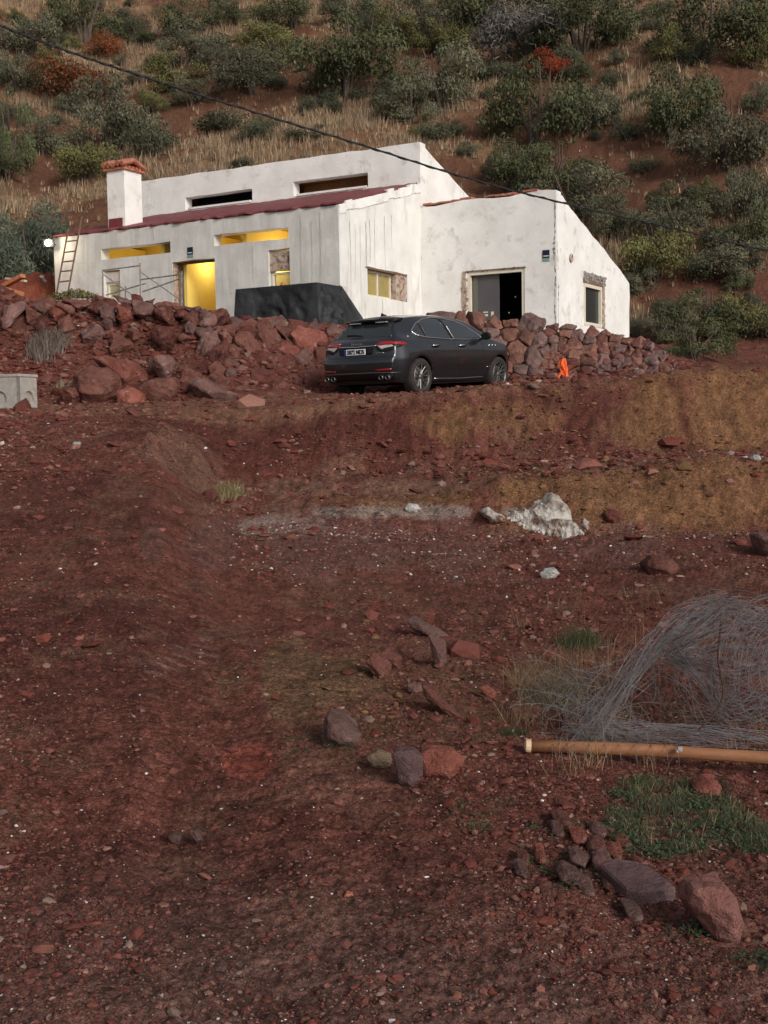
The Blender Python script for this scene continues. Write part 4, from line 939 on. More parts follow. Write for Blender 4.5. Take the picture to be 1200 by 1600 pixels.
boulder('rock', 'pale mottled stone left of the grey stone on the lower track', [(262,1308),(272,1304),(282,1308),(282,1316),(268,1318)], gY(272,1318), M_gslab, .05, seed=33)
boulder('rock', 'flat grey stone low on the left of the track', [(334,1512),(344,1507),(354,1511),(352,1518),(338,1518)], gY(344,1518), M_gslab, .04, seed=34)
reds = [((905,1310),26), ((935,1325),28), ((905,1345),30), ((945,1350),34), ((962,1335),24), ((878,1285),30), ((890,1372),36), ((918,1392),22), ((846,1340),18), ((818,1345),20), ((815,1366),22), ((870,1300),20), ((1110,1232),40), ((960,1388),24), ((990,1430),26), ((936,1300),22), ((975,1318),20), ((860,1405),18)]
for i, ((x, y), s_) in enumerate(reds):
    rn = random.Random(i+70); poly = [(x+s_*.62*math.cos(a)*rn.uniform(.7, 1.1), y+s_*.36*math.sin(a)*rn.uniform(.7, 1.1)) for a in [k*math.pi/3.5+rn.uniform(-.2, .2) for k in range(7)]]
    o = boulder('stone', ['rusty', 'red brown', 'grey brown', 'purplish'][i % 4]+' stone, '+ordn(sorted(k_[0][0] for k_ in reds).index(x)+1)+' from the left in the loose stones beside the weeds', poly, gY(x, y+s_*.33), [RM[3], RM[1], M_gslab, RM[2]][i % 4], .12, seed=60+i); o['group'] = 'loose stones beside the weed patch'
# chalky outcrop: craggy lump
rn = random.Random(5); Pc = []
oc = [(792,806),(800,792),(808,796),(818,788),(822,796),(834,784),(846,782),(856,770),(872,772),(880,784),(890,792),(896,806),(904,828),(912,836),(880,838),(850,832),(826,824),(806,818)]
yb0 = gY(860, 834)
gx, gy = 70, 44; Pg = np.zeros((gy, gx, 3)); en = np.zeros((gy, gx)); ocb = [(790,812),(798,794),(808,797),(816,788),(824,793),(836,783),(846,781),(852,771),(862,768),(874,774),(882,785),(891,794),(897,806),(903,822),(914,836),(880,839),(850,834),(826,827),(806,820)]
Pg = groundv([782+140*i/(gx-1) for j in range(gy) for i in range(gx)], [762+80*j/(gy-1) for j in range(gy) for i in range(gx)], 12.5, 24).reshape(gy, gx, 3)
for j in range(gy):
    for i in range(gx):
        x, y = 782+140*i/(gx-1), 762+80*j/(gy-1)
        ds = min(math.hypot(x-(ax_+(bx_-ax_)*t), y-(ay_+(by_-ay_)*t)) for (ax_, ay_), (bx_, by_) in zip(ocb, ocb[1:]+ocb[:1]) for t in (0, .33, .66))
        en[j, i] = (1 if inside(x, y, ocb) else -1)*ds
q = Pg.reshape(-1, 3); e_ = en.reshape(-1)
rg_ = 1-np.abs(fbm(q[:, 0]*2.6+q[:, 2]*1.5, q[:, 2]*5.5, o=4, s=301)); fn_ = fbm(q[:, 0]*9, q[:, 2]*14, o=3, s=302)
hh = np.clip(e_/14, -.6, 1)*(.10+.22*(rg_-.6))+.04*fn_-.02
q2 = q+np.stack([0*hh, -hh*.85, hh*.55], 1); ids = np.arange(gx*gy).reshape(gy, gx); keep = en > -7
Fk = [[ids[j, i], ids[j+1, i], ids[j+1, i+1], ids[j, i+1]] for j in range(gy-1) for i in range(gx-1) if keep[j, i] and keep[j+1, i] and keep[j+1, i+1] and keep[j, i+1]]
nq = len(q2); q3 = np.concatenate([q2, q2+np.array([0, .35, -.15])]); Fb = [[k+nq for k in f][::-1] for f in Fk]
b = q3[Fk[0][0]].copy(); mec = np_mesh('chalk_outcrop', q3-b, Fk+Fb)
o = link('chalk_outcrop', mec, M_chalk); o.location = b; tag(o, 'craggy whitish chalk outcrop at the foot of the ochre bank', 'rock')
o2 = boulder('chalk_lump', 'small white chalky lump right of the craggy white rock', [(908,820),(914,812),(922,820),(928,832),(916,836)], yb0+.05, M_chalk, .2, seed=42, amp=.1)
o3 = boulder('chalk_lump', 'greyish chalky lump left of the craggy white rock', [(752,800),(762,796),(778,804),(790,812),(776,814),(758,808)], yb0+.25, M_chalk, .3, seed=43, amp=.1)
# ------------------------------------------------------------------ loose stones and clods: thousands, one object
def ico():
    t = (1+5**.5)/2; v = np.array([(-1,t,0),(1,t,0),(-1,-t,0),(1,-t,0),(0,-1,t),(0,1,t),(0,-1,-t),(0,1,-t),(t,0,-1),(t,0,1),(-t,0,-1),(-t,0,1)], float); v /= np.linalg.norm(v[0])
    f = np.array([(0,11,5),(0,5,1),(0,1,7),(0,7,10),(0,10,11),(1,5,9),(5,11,4),(11,10,2),(10,7,6),(7,1,8),(3,9,4),(3,4,2),(3,2,6),(3,6,8),(3,8,9),(4,9,5),(2,4,11),(6,2,10),(8,6,7),(9,8,1)]); return v, f
def scatter(N, seed, rows, dens, size_px, smin, smax, colf, flat=.6):
    rg = np.random.default_rng(seed); v0, f0 = ico()
    r = rg.integers(rows[0], rows[1], N*4); c = rg.integers(20, nc-20, N*4)
    i = idx[r, c]; p = Vt[i]; px, py = PX[i], PY[i]
    ok = (px > -120) & (px < 1330); k = rg.random(len(i)) < dens(px, py, p)
    sel = np.nonzero(ok & k)[0][:N]; p = p[sel]; px, py = px[sel], py[sel]; n = len(sel)
    s = np.clip(size_px(rg, n, px, py)*p[:, 1]/F*.5, smin, smax)
    sc = np.stack([rg.uniform(.7, 1.5, n), rg.uniform(.7, 1.3, n), rg.uniform(.35, .95, n)*flat*1.5], 1)*s[:, None]
    jit = 1+rg.uniform(-.32, .32, (n, 12, 1)); v = v0[None]*jit*sc[:, None, :]
    a = rg.uniform(0, 6.283, n); ca, sa = np.cos(a)[:, None], np.sin(a)[:, None]; b = rg.uniform(-.5, .5, n); cb, sb = np.cos(b)[:, None], np.sin(b)[:, None]
    x, y, z = v[..., 0], v[..., 1], v[..., 2]; y, z = y*cb-z*sb, y*sb+z*cb; x, y = x*ca-y*sa, x*sa+y*ca
    jx = rg.uniform(-.01, .01, (n, 2))*p[:, 1:2]/6
    P_ = np.stack([x+p[:, 0:1]+jx[:, 0:1], y+p[:, 1:2]+jx[:, 1:2], z+p[:, 2:3]+(s*.18)[:, None]], -1)
    Fc = (f0[None]+(np.arange(n)*12)[:, None, None]).reshape(-1, 3)
    cc = np.repeat(colf(rg, n, px, py), 12, 0)
    return P_.reshape(-1, 3), Fc, cc
pal = np.array([(0.144, 0.050, 0.040), (0.180, 0.074, 0.058), (0.228, 0.114, 0.090), (0.132, 0.041, 0.031), (0.204, 0.138, 0.114), (0.288, 0.180, 0.150), (0.126, 0.048, 0.041)])
def stone_col(rg, n, px, py, white=.006):
    c = pal[rg.choice(len(pal), n, p=[.27,.24,.09,.25,.04,.015,.095])]*rg.uniform(.7, 1.2, (n, 1)); wmask = rg.random(n) < white*(1+5*((py > 830) & (py < 900)) + 6*np.exp(-(((px-440)/90)**2+((py-822)/18)**2)))
    c[wmask] = rg.uniform(.4, .75, (wmask.sum(), 1))*np.array([1, .95, .9]); 
    oc_ = np.exp(-(((px-490)/140)**2+((py-1065)/60)**2)) + np.exp(-(((px-980)/190)**2+((py-780)/45)**2)) + ((px > 700) & (py < 700) & (py > 600))*.5
    g = rg.random(n) < oc_*.8; c[g] = np.array((.17,.10,.05))*rg.uniform(.7, 1.2, (g.sum(), 1))
    return c
def dens_gen(px, py, p):
    f = fbm(p[:, 0]*1.1*8/np.maximum(p[:, 1], 4), p[:, 1]*.8*8/np.maximum(p[:, 1], 4), o=3, s=91)
    d = .22+.9*sst(-.05, .4, f)
    d = d + .9*((py > 680) & (py < 745) & (px > 430)) + .8*((px > 560) & (py > 950) & (py < 1180)) + .6*((px+ (py-1150)*-.9 > 560) & (py > 1180)) + .5*((px > 330) & (px < 420) & (py > 740) & (py < 900)) + .5*(py > 820)*(py < 900)*(px > 380)
    return d*.5
row43 = int(np.searchsorted(yrow, 29.5)); row3 = int(np.searchsorted(yrow, 2.85))
vs1 = scatter(40000, 1, (row3, row43), dens_gen, lambda rg, n, px, py: np.exp(rg.normal(1.15, .48, n)), .004, .16, stone_col)
vs2 = scatter(3400, 2, (row3, row43), dens_gen, lambda rg, n, px, py: np.exp(rg.normal(2.2, .45, n)), .01, .26, lambda rg, n, px, py: stone_col(rg, n, px, py, .002), flat=.5)
vs3 = scatter(900, 3, (row43, row43+60), lambda px, py, p: .5+0*px, lambda rg, n, px, py: np.exp(rg.normal(1.4, .5, n)), .03, .3, stone_col)
def on_bank(px, py, p): return 1.0*((p[:, 1] > np.interp(px, [340,505,600], [24.6,26.3,27.2])) & (p[:, 1] < 28.9))*(.35+.65*(fbm(p[:, 0]*.8, p[:, 1]*.8, o=2, s=77) > -.1))*(px < 1080)
vs4 = scatter(5200, 4, (int(np.searchsorted(yrow, 24.6)), int(np.searchsorted(yrow, 28.9))), on_bank, lambda rg, n, px, py: np.exp(rg.normal(1.75, .5, n)), .02, .22, lambda rg, n, px, py: stone_col(rg, n, px, py, .003)*.9, flat=.62)
pg = np.array([(.31,.25,.21), (.23,.17,.14), (.48,.43,.38), (.17,.10,.085), (.12,.05,.04)])
vs5 = scatter(8000, 5, (row3, row43), lambda px, py, p: .9*np.clip(np.exp(-(((px-440)/85)**2+((py-823)/14)**2))+.16*np.exp(-(((px-590)/150)**2+((py-797)/12)**2))+.10*((px > 380) & (py > 815) & (py < 880)), 0, 1), lambda rg, n, px, py: np.exp(rg.normal(.9, .4, n)), .005, .10, lambda rg, n, px, py: pg[rg.choice(5, n, p=[.25,.25,.15,.2,.15])]*rg.uniform(.7, 1.2, (n, 1)))
vs6 = scatter(520, 6, (row3, row43), lambda px, py, p: 1.0*np.clip(np.exp(-(((px-650)/85)**2+((py-1045)/75)**2))+.5*np.exp(-(((py-1290-(px-900)*.32)/55)**2))*(px > 640)*(px < 1180)+.6*np.exp(-(((py-712)/16)**2))*(px > 440)*(px < 1000)+.35*np.exp(-(((px-480)/160)**2+((py-700)/40)**2)), 0, 1)*.5, lambda rg, n, px, py: np.exp(rg.normal(2.75, .35, n)), .02, .35, lambda rg, n, px, py: stone_col(rg, n, px, py, .0)*.95, flat=.55)
pw_ = np.array([(.24,.17,.15), (.18,.11,.095), (.15,.07,.055), (.45,.41,.38), (.7,.68,.65)])
vs7 = scatter(14000, 7, (row3, int(np.searchsorted(yrow, 16))), lambda px, py, p: np.clip(sst(812, 832, py)*(1-sst(880, 935, py))*sst(340, 400, px)+.10*(py > 900), 0, 1)*(.4+.6*(fbm(p[:, 0]*1.3, p[:, 1]*1.3, o=2, s=78) > 0)), lambda rg, n, px, py: np.exp(rg.normal(.95, .4, n)), .003, .08, lambda rg, n, px, py: pw_[rg.choice(5, n, p=[.27,.30,.33,.075,.025])]*rg.uniform(.7, 1.15, (n, 1)))
VV = []; FF = []; CCc = []; nb = 0
for v_, f_, c_ in (vs1, vs2, vs3, vs4, vs5, vs6, vs7): VV.append(v_); FF.append(f_+nb); CCc.append(c_); nb += len(v_)
M_peb = mat('loose_stone', (.85,.85,.85), (1.15,1.12,1.1), rough=.95, scale=30, attr=True, bump=.4, bscale=60, bdist=.01, spec=.12)
g_ = link('loose_gravel', np_mesh('loose_gravel', np.concatenate(VV), np.concatenate(FF), np.concatenate(CCc)), M_peb)
tag(g_, 'reddish loose stones and clods strewn over the soil', 'gravel', kind='stuff')
# ------------------------------------------------------------------ car
M_paint = mat('dark_grey_metallic_paint', (.040,.042,.050), rough=.30, metallic=.75, spec=.5, coat=.8)
M_trim = mat('black_trim', (.008,.008,.009), rough=.45)
M_chrome = mat('chrome', (.75,.75,.76), rough=.15, metallic=1.0)
M_cglass = mat('tinted_glass', (.018,.021,.024), rough=.05, spec=.9, coat=.5)
M_tyre = mat('dusty_tyre_rubber', (.022,.020,.019), (.045,.034,.029), rough=.85, scale=9)
M_rim = mat('dark_alloy', (.16,.155,.15), rough=.35, metallic=.8)
M_red = mat('red_lens', (.30,.010,.014), rough=.15, spec=.6, coat=.5)
M_lens = mat('smoked_lens', (.25,.24,.24), (.5,.48,.47), rough=.15, scale=20, coat=.5)
TH_C = math.radians(36.6); PIT = math.radians(2.3)
rw_ = at(657, 588.5, 24.5)                                 # right rear wheel centre
fwd = np.array([math.sin(TH_C)*math.cos(PIT), math.cos(TH_C)*math.cos(PIT), math.sin(PIT)])
lft = np.array([-math.cos(TH_C), math.sin(TH_C), 0]); upc = np.cross(fwd, lft)
TR = .375
org = rw_ + fwd*1.5 + lft*.93 - upc*TR                      # midpoint between axles, on the ground
car = empty('car', org, 'dark grey SUV parked at the edge of the upper terrace, seen from behind', 'car')
car.matrix_world = Matrix(((fwd[0], lft[0], upc[0], org[0]), (fwd[1], lft[1], upc[1], org[1]), (fwd[2], lft[2], upc[2], org[2]), (0, 0, 0, 1)))
def carpart(name, me_or_mb, m, smooth=False, parent=car, label=None):
    if isinstance(me_or_mb, MB): o = me_or_mb.build(name, m, parent, smooth)
    else: o = link(name, me_or_mb, m, parent)
    if label: o['label'] = label
    return o
SIL = [(-2.28,.30),(-2.40,.42),(-2.46,.55),(-2.47,.70),(-2.43,.78),(-2.40,.80),(-2.37,.97),(-2.33,1.06),(-2.28,1.11),(-2.13,1.20),(-1.92,1.42),(-1.84,1.52),(-1.90,1.555),(-1.55,1.615),(-1.1,1.655),(-.6,1.675),(-.1,1.672),(.3,1.635),(.62,1.56),(1.0,1.36),(1.32,1.17),(1.42,1.135),(1.8,1.09),(2.15,1.00),(2.38,.88),(2.50,.70),(2.53,.50),(2.45,.34),(2.30,.26)]
def arc(cx, r, a0, a1, n): return [(cx+r*math.cos(R(a0+(a1-a0)*k/n)), .375+r*math.sin(R(a0+(a1-a0)*k/n))) for k in range(n+1)]
RA = .425
SIL += [(1.96,.235)] + arc(1.5, RA, -18, 198, 18) + [(1.04,.22),(-1.04,.22)] + arc(-1.5, RA, -18, 198, 18) + [(-1.97,.26)]
def wid(x, z):
    w = np.interp(z, [.2,.3,.42,.58,.75,.9,1.0,1.08,1.16,1.3,1.45,1.57,1.63,1.70], [.87,.90,.95,.975,.985,.975,.955,.925,.875,.805,.73,.655,.60,.52])
    w = w + .018*np.exp(-((x+1.5)/.5)**2)*np.exp(-((z-.85)/.25)**2) + .015*np.exp(-((x-1.5)/.5)**2)*np.exp(-((z-.8)/.25)**2)
    w = w - .012*np.exp(-((z-.50)/.10)**2)*np.exp(-(x/1.0)**4)
    w = w - .26*sst(1.75, 2.6, x)**1.3 - .12*sst(-1.95, -2.55, x)
    w = w - .13*sst(-1.0, -2.1, x)*sst(1.08, 1.3, z) - .05*sst(.3, 1.2, x)*sst(1.08, 1.4, z)
    return w
bm = bmesh.new()
f = bm.faces.new([bm.verts.new((x, 0, z)) for x, z in SIL])
bmesh.ops.triangulate(bm, faces=[f])
for x in np.arange(-2.5, 2.6, .06): bmesh.ops.bisect_plane(bm, geom=bm.verts[:]+bm.edges[:]+bm.faces[:], plane_co=(x, 0, 0), plane_no=(1, 0, 0))
for z in np.arange(.25, 1.7, .05): bmesh.ops.bisect_plane(bm, geom=bm.verts[:]+bm.edges[:]+bm.faces[:], plane_co=(0, 0, z), plane_no=(0, 0, 1))
bm.verts.index_update()
v0 = np.array([v.co for v in bm.verts]); f0 = [[v.index for v in f.verts] for f in bm.faces]; be = [(e.verts[0].index, e.verts[1].index) for e in bm.edges if len(e.link_faces) == 1]
bm.free()
NV = 12
def bodypt(x, z, t):                  # t in -1..1 across
    w = wid(x, z); y = w*t
    cur = .12*sst(-1.9, -2.4, x) - .30*sst(1.6, 2.5, x)
    x2 = x + cur*np.abs(t)**2.6
    z2 = z - .055*sst(1.35, 1.65, z)*t**2 - .05*sst(1.2, 1.8, x)*sst(.8, 1.1, z)*t**2
    return np.stack([x2, y, z2], -1)
n0 = len(v0); vs = [bodypt(v0[:, 0], v0[:, 2], np.full(n0, 1.0)), bodypt(v0[:, 0], v0[:, 2], np.full(n0, -1.0))]
mids = []
for k in range(1, NV):
    t = 1-2*k/NV; t = math.copysign(abs(t)**.8, t) if t else 0.0; vs.append(bodypt(v0[:, 0], v0[:, 2], np.full(n0, t)))
vs = np.concatenate(vs)
fs = [list(reversed(q)) for q in f0] + [[i+n0 for i in q] for q in f0]
lay = [0]+[n0*(k+1) for k in range(1, NV)]+[n0]
for a, b in be:
    for k in range(NV): fs.append([a+lay[k], b+lay[k], b+lay[k+1], a+lay[k+1]])
bm = bmesh.new(); bv = [bm.verts.new(tuple(map(float, v))) for v in vs]
for q in fs: bm.faces.new([bv[i] for i in q])
bmesh.ops.delete(bm, geom=[v for v in bm.verts if not v.link_faces], context='VERTS')
bmesh.ops.recalc_face_normals(bm, faces=bm.faces)
me = bpy.data.meshes.new('body'); bm.to_mesh(me); bm.free()
body = bpy.data.objects.new('body', me); C.objects.link(body)
md = body.modifiers.new('r', 'REMESH'); md.mode = 'VOXEL'; md.voxel_size = .024; md.use_smooth_shade = True
md = body.modifiers.new('s', 'SMOOTH'); md.iterations = 4; md.factor = .5
me2 = bpy.data.meshes.new_from_object(body.evaluated_get(bpy.context.evaluated_depsgraph_get())); bpy.data.objects.remove(body)
me2.name = 'body'; me2.materials.clear(); me2.polygons.foreach_set('use_smooth', np.ones(len(me2.polygons), bool))
body = carpart('body', me2, M_paint)
bvh = BVHTree.FromPolygons([v.co.copy() for v in me2.vertices], [list(p.vertices) for p in me2.polygons])
def cast(kind, a, b):
    """side: a=x b=z cast from the right (-y); left: from +y; rear: a=y b=z from behind; top: a=x b=y from above; front"""
    o, d = {'side': ((a, -2, b), (0, 1, 0)), 'left': ((a, 2, b), (0, -1, 0)), 'rear': ((-4, a, b), (1, 0, 0)), 'front': ((4, a, b), (-1, 0, 0)), 'top': ((a, b, 4), (0, 0, -1))}[kind]
    h = bvh.ray_cast(Vector(o), Vector(d))
    if h[0] is None:
        h = bvh.find_nearest(Vector(o)+Vector(d)*(1.1 if kind in ('side', 'left') else 1.7))
    return h[0], h[1]
def conform(name, kind, poly, m, off=.006, thick=.012, step=.05, parent=car, label=None):
    bm = bmesh.new(); f = bm.faces.new([bm.verts.new((p[0], p[1], 0)) for p in poly]); bmesh.ops.triangulate(bm, faces=[f])
    xs = [p[0] for p in poly]; ys = [p[1] for p in poly]
    for x in np.arange(min(xs)+step, max(xs), step): bmesh.ops.bisect_plane(bm, geom=bm.verts[:]+bm.edges[:]+bm.faces[:], plane_co=(x, 0, 0), plane_no=(1, 0, 0))
    for y in np.arange(min(ys)+step, max(ys), step): bmesh.ops.bisect_plane(bm, geom=bm.verts[:]+bm.edges[:]+bm.faces[:], plane_co=(0, y, 0), plane_no=(0, 1, 0))
    bmesh.ops.remove_doubles(bm, verts=bm.verts, dist=.0005)
    edge = [e for e in bm.edges if len(e.link_faces) == 1]
    low = {}
    for v in list(bm.verts):
        p, n = cast(kind, v.co.x, v.co.y); low[v] = p-n*thick; v.co = p+n*off
    for e in edge:
        a, b = e.verts; va, vb = bm.verts.new(low[a]), bm.verts.new(low[b]); bm.faces.new((a, b, vb, va))
    bmesh.ops.recalc_face_normals(bm, faces=bm.faces)
    me = bpy.data.meshes.new(name); bm.to_mesh(me); bm.free(); me.polygons.foreach_set('use_smooth', np.ones(len(me.polygons), bool))
    return carpart(name, me, m, parent=parent, label=label)
def line(name, kind, pts, r, m, off=.0, closed=False, parent=car, n=6, sub=6):
    q = []; P_ = list(pts)+([pts[0]] if closed else [])
    for i in range(len(P_)-1):
        for k in range(sub): t = k/sub; q.append((P_[i][0]*(1-t)+P_[i+1][0]*t, P_[i][1]*(1-t)+P_[i+1][1]*t))
    q.append(P_[-1]); out = []
    for a, b in q: p, nn = cast(kind, a, b); out.append(p+nn*off)
    return carpart(name, MB().tube(out, r, n), m, True, parent)
# side glass outline (x,z)
DLO = [(-1.44,1.20),(-1.52,1.27),(-1.50,1.31),(-1.30,1.44),(-1.0,1.53),(-.6,1.575),(-.2,1.57),(.2,1.51),(.55,1.385),(.85,1.225),(.96,1.13),(.4,1.12),(-.2,1.125),(-.8,1.14),(-1.2,1.16)]
rear_q = [(-1.44,1.20),(-1.52,1.27),(-1.50,1.31),(-1.30,1.44),(-1.24,1.465),(-1.20,1.17)]
rdoor = [(-1.14,1.165),(-1.18,1.49),(-1.0,1.53),(-.6,1.572),(-.42,1.575),(-.28,1.132),(-.8,1.145)]
fdoor = [(-.17,1.13),(-.30,1.572),(-.2,1.568),(.2,1.505),(.55,1.38),(.82,1.225),(.90,1.14),(.4,1.125)]
for kd in ('side', 'left'):
    conform('window_surround', kd, DLO, M_trim, off=.002, thick=.01)
    for q in (rear_q, rdoor, fdoor): conform('window', kd, q, M_cglass, off=.008)
    line('chrome_window_trim', kd, DLO, .0135, M_chrome, .008, True)
    for xs_ in ([(-.24,1.11),(-.20,.9),(-.17,.5),(-.20,.30)], [(.78,1.10),(.86,.9),(.86,.5),(.80,.30)], [(-1.20,1.15),(-1.10,1.0),(-1.0,.83),(-1.02,.6),(-.94,.34)]):
        line('door_gap', kd, xs_, .0045, M_trim, -.0008)
    sg = -1 if kd == 'side' else 1
    for hx in (-.98, .02):
        p, n_ = cast(kd, hx, .985); h = MB(); h.tube([p+n_*.0+Vector((-.13, 0, 0)), p+n_*.04+Vector((-.11, 0, 0)), p+n_*.045+Vector((.10, 0, .003)), p+n_*.0+Vector((.13, 0, 0))], .017, 8); carpart('door_handle', h, M_chrome, True)
        conform('handle_recess', kd, [(hx-.10,.95),(hx+.10,.95),(hx+.10,1.01),(hx-.10,1.01)], M_trim, .001, .01)
    line('sill_trim', kd, [(-.98,.33),(0,.315),(1.0,.335)], .008, M_chrome, .004)
    conform('sill', kd, [(-1.02,.245),(1.02,.245),(1.0,.325),(-1.0,.325)], M_trim, .003)
    for k in range(3):
        x = 1.10+.13*k; conform('side_vent', kd, [(x,.985),(x+.075,.995),(x+.055,1.025),(x-.01,1.012)], M_chrome, .004, .01, .04)
    line('fender_script', kd, [(.98,.54),(1.12,.54)], .006, M_chrome, .004)
    p, n_ = cast(kd, -1.72, 1.19); carpart('pillar_badge', MB().lathe([(0, .006), (.026, .006), (.03, 0)], Matrix.Translation(p) @ n_.to_track_quat('Z', 'Y').to_matrix().to_4x4(), 14), M_chrome)
    # mirror
    p, n_ = cast(kd, .83, 1.10); y = p.y+sg*.17; mm = MB()
    M_ = Matrix.Translation(Vector((.80, y, 1.19)))
    bmx = bmesh.new(); bmesh.ops.create_uvsphere(bmx, u_segments=16, v_segments=10, radius=1)
    for v in bmx.verts: v.co = Vector((max(v.co.x, -.45)*.085, v.co.y*.125, v.co.z*.085))
    mx_ = bpy.data.meshes.new('mirror'); bmx.to_mesh(mx_); bmx.free(); mx_.transform(M_); mx_.polygons.foreach_set('use_smooth', np.ones(len(mx_.polygons), bool))
    mo = carpart('mirror', mx_, M_trim)
    carpart('mirror_stalk', MB().tube([p+Vector((0, -sg*.02, .02)), (.80, y-sg*.05, 1.15)], .022, 8), M_trim, True, mo)
    # headlamp (front corner)
    conform('headlight', kd, [(2.02,.80),(2.30,.72),(2.36,.80),(2.22,.90),(1.98,.93)], M_lens, .003)
# rear glass, wiper, spoiler
conform('rear_window', 'rear', [(-.70,1.19),(.70,1.19),(.62,1.30),(.54,1.47),(-.54,1.47),(-.62,1.30)], M_cglass, .006)
conform('windscreen', 'top', [(1.24,-.74),(1.30,0),(1.24,.74),(.72,.60),(.66,0),(.72,-.60)], M_cglass, .006, .01, .08)
sp = MB()
for (a, b) in ((-1, 1),):
    yy_ = np.linspace(-.62, .62, 13); top = []; 
    vs_ = []
    for y in yy_:
        k = 1-.5*(y/.62)**2*.35; x0 = -1.97+.10*(y/.62)**2
        vs_ += [(x0, y, 1.535-.02*(y/.62)**2), (-1.60, y, 1.615-.05*(y/.62)**2), (-1.60, y, 1.53), (x0+.02, y, 1.505-.02*(y/.62)**2)]
    fs_ = []
    for i in range(12):
        for k in range(4): fs_.append((i*4+k, i*4+(k+1) % 4, (i+1)*4+(k+1) % 4, (i+1)*4+k))
    fs_ += [(3,2,1,0), (48,49,50,51)]
    sp.add(vs_, fs_)
spo = carpart('roof_spoiler', sp, M_trim, True, label='gloss black roof spoiler')
for y0 in (-.50, .16): carpart('spoiler_slot', MB().box((-1.90, y0+.17, 1.487), (.12, .26, .015)), M_lens, parent=spo)
p, n_ = cast('rear', 0, 1.21); q, n2 = cast('rear', .42, 1.24)
carpart('rear_wiper', MB().tube([p+n_*.02, (p+q)/2+n_*.035, q+n2*.02], .013, 6), M_trim, True)
carpart('roof_antenna', MB().add([(-1.48, -.025, 1.625), (-1.30, -.03, 1.64), (-1.30, .03, 1.64), (-1.48, .025, 1.625), (-1.47, 0, 1.70)], [(0,1,4), (1,2,4), (2,3,4), (3,0,4), (3,2,1,0)]), M_trim)
# tail lamps: black cluster with red blade, wrapping the corner
for sg in (-1, 1):
    kd = 'side' if sg < 0 else 'left'
    tb = conform('tail_light', 'rear', [(sg*.40,1.03),(sg*.60,1.045),(sg*.93,1.06),(sg*.93,.985),(sg*.80,.90),(sg*.62,.87),(sg*.50,.93)], M_trim, .004, step=.04, label='slim tail light cluster with a red blade over pale lenses')
    conform('red_blade', 'rear', [(sg*.44,1.045),(sg*.66,1.055),(sg*.92,1.075),(sg*.92,1.035),(sg*.62,1.015),(sg*.50,1.022)], M_red, .012, step=.04, parent=tb)
    conform('lens', 'rear', [(sg*.50,1.008),(sg*.80,1.018),(sg*.84,.985),(sg*.66,.955),(sg*.60,.93),(sg*.56,.965)], M_lens, .010, step=.03, parent=tb)
    conform('red_blade', kd, [(-2.30,1.035),(-2.28,1.09),(-2.05,1.065),(-1.93,1.02),(-2.05,1.01)], M_red, .010, step=.04, parent=tb)
    conform('lens', kd, [(-2.34,.985),(-2.32,1.02),(-2.06,1.005),(-2.15,.96)], M_trim, .006, step=.04, parent=tb)
    conform('reflector', 'rear', [(sg*.50,.515),(sg*.84,.53),(sg*.84,.56),(sg*.50,.545)], M_red, .006, step=.05)
    for y in (.60, .76):
        e_ = Matrix.Translation(Vector((-2.34, sg*y, .385))) @ Matrix.Rotation(R(-90), 4, 'Y')
        carpart('exhaust_tip', MB().lathe([(.038, -.02), (.048, -.02), (.048, .06), (.042, .062), (.038, .05), (.036, -.02)], e_, 18, True), M_rim, True)
    conform('bumper_crease', 'rear', [(sg*.05,.735),(sg*.88,.735),(sg*.88,.752),(sg*.05,.752)], M_trim, .001, step=.06) if 0 else None
conform('rear_diffuser', 'rear', [(-.86,.33),(.86,.33),(.88,.44),(.45,.47),(-.45,.47),(-.88,.44)], M_trim, .004, step=.06, label='matt black lower bumper with a centre diffuser')
line('bumper_trim', 'rear', [(-.90,.475),(-.45,.485),(.45,.485),(.90,.475)], .011, M_rim, .004)
line('tailgate_gap', 'rear', [(-.80,1.0),(-.70,.79),(.70,.79),(.80,1.0)], .005, M_trim, .0)
conform('plate_recess', 'rear', [(-.40,.84),(.40,.84),(.46,.985),(-.46,.985)], M_trim, .002, step=.06)
line('tailgate_chrome_bar', 'rear', [(-.48,1.010),(-.05,1.0),(0,.990),(.05,1.0),(.48,1.010)], .011, M_chrome, .012)
p, n_ = cast('rear', 0, .905); xp = p.x-.03
pb = carpart('number_plate', MB().box((xp, 0, .905), (.012, .52, .115)), mat('white_plate', (.72,.73,.74), rough=.35))
carpart('country_band', MB().box((xp-.007, .237, .905), (.004, .045, .113)), mat('blue_band', (.01,.05,.30), rough=.4), parent=pb)
def rear_text(s, size, z, m, par, x, y0, sxx=1.0, nm='lettering'):
    t = text_mesh(s, size, m, .003, .004); t.name = nm; t.data.transform(Matrix.Scale(sxx, 4, Vector((1, 0, 0)))); bb = [v.co.x for v in t.data.vertices]; w_ = max(bb)-min(bb)
    t.data.transform(Matrix(((0, 0, -1, x), (-1, 0, 0, y0+w_/2), (0, 1, 0, z), (0, 0, 0, 1)))); t.parent = par; return t
rear_text('5872 MDS', .115, .865, M_trim, pb, xp-.008, -.022, .86)
p2, _ = cast('rear', 0, 1.045); rear_text('Maserati', .075, 1.035, M_chrome, body, p2.x-.012, 0, 1.0, 'script_badge')
p3, _ = cast('rear', -.55, .885); rear_text('Grecale', .001, .87, M_chrome, body, p3.x-.010, -.55, 1.0, 'model_badge') if 0 else line('model_script', 'rear', [(-.48,.865),(-.66,.868)], .008, M_chrome, .008)
# inner tub, axles hidden underneath
ub = MB(); ub.box((0, 0, .42), (4.5, 1.25, .30)); ub.box((0, 0, .62), (4.3, 1.62, .36)); ub.box((0, 0, .30), (2.0, 1.75, .14)); carpart('underbody', ub, M_trim)
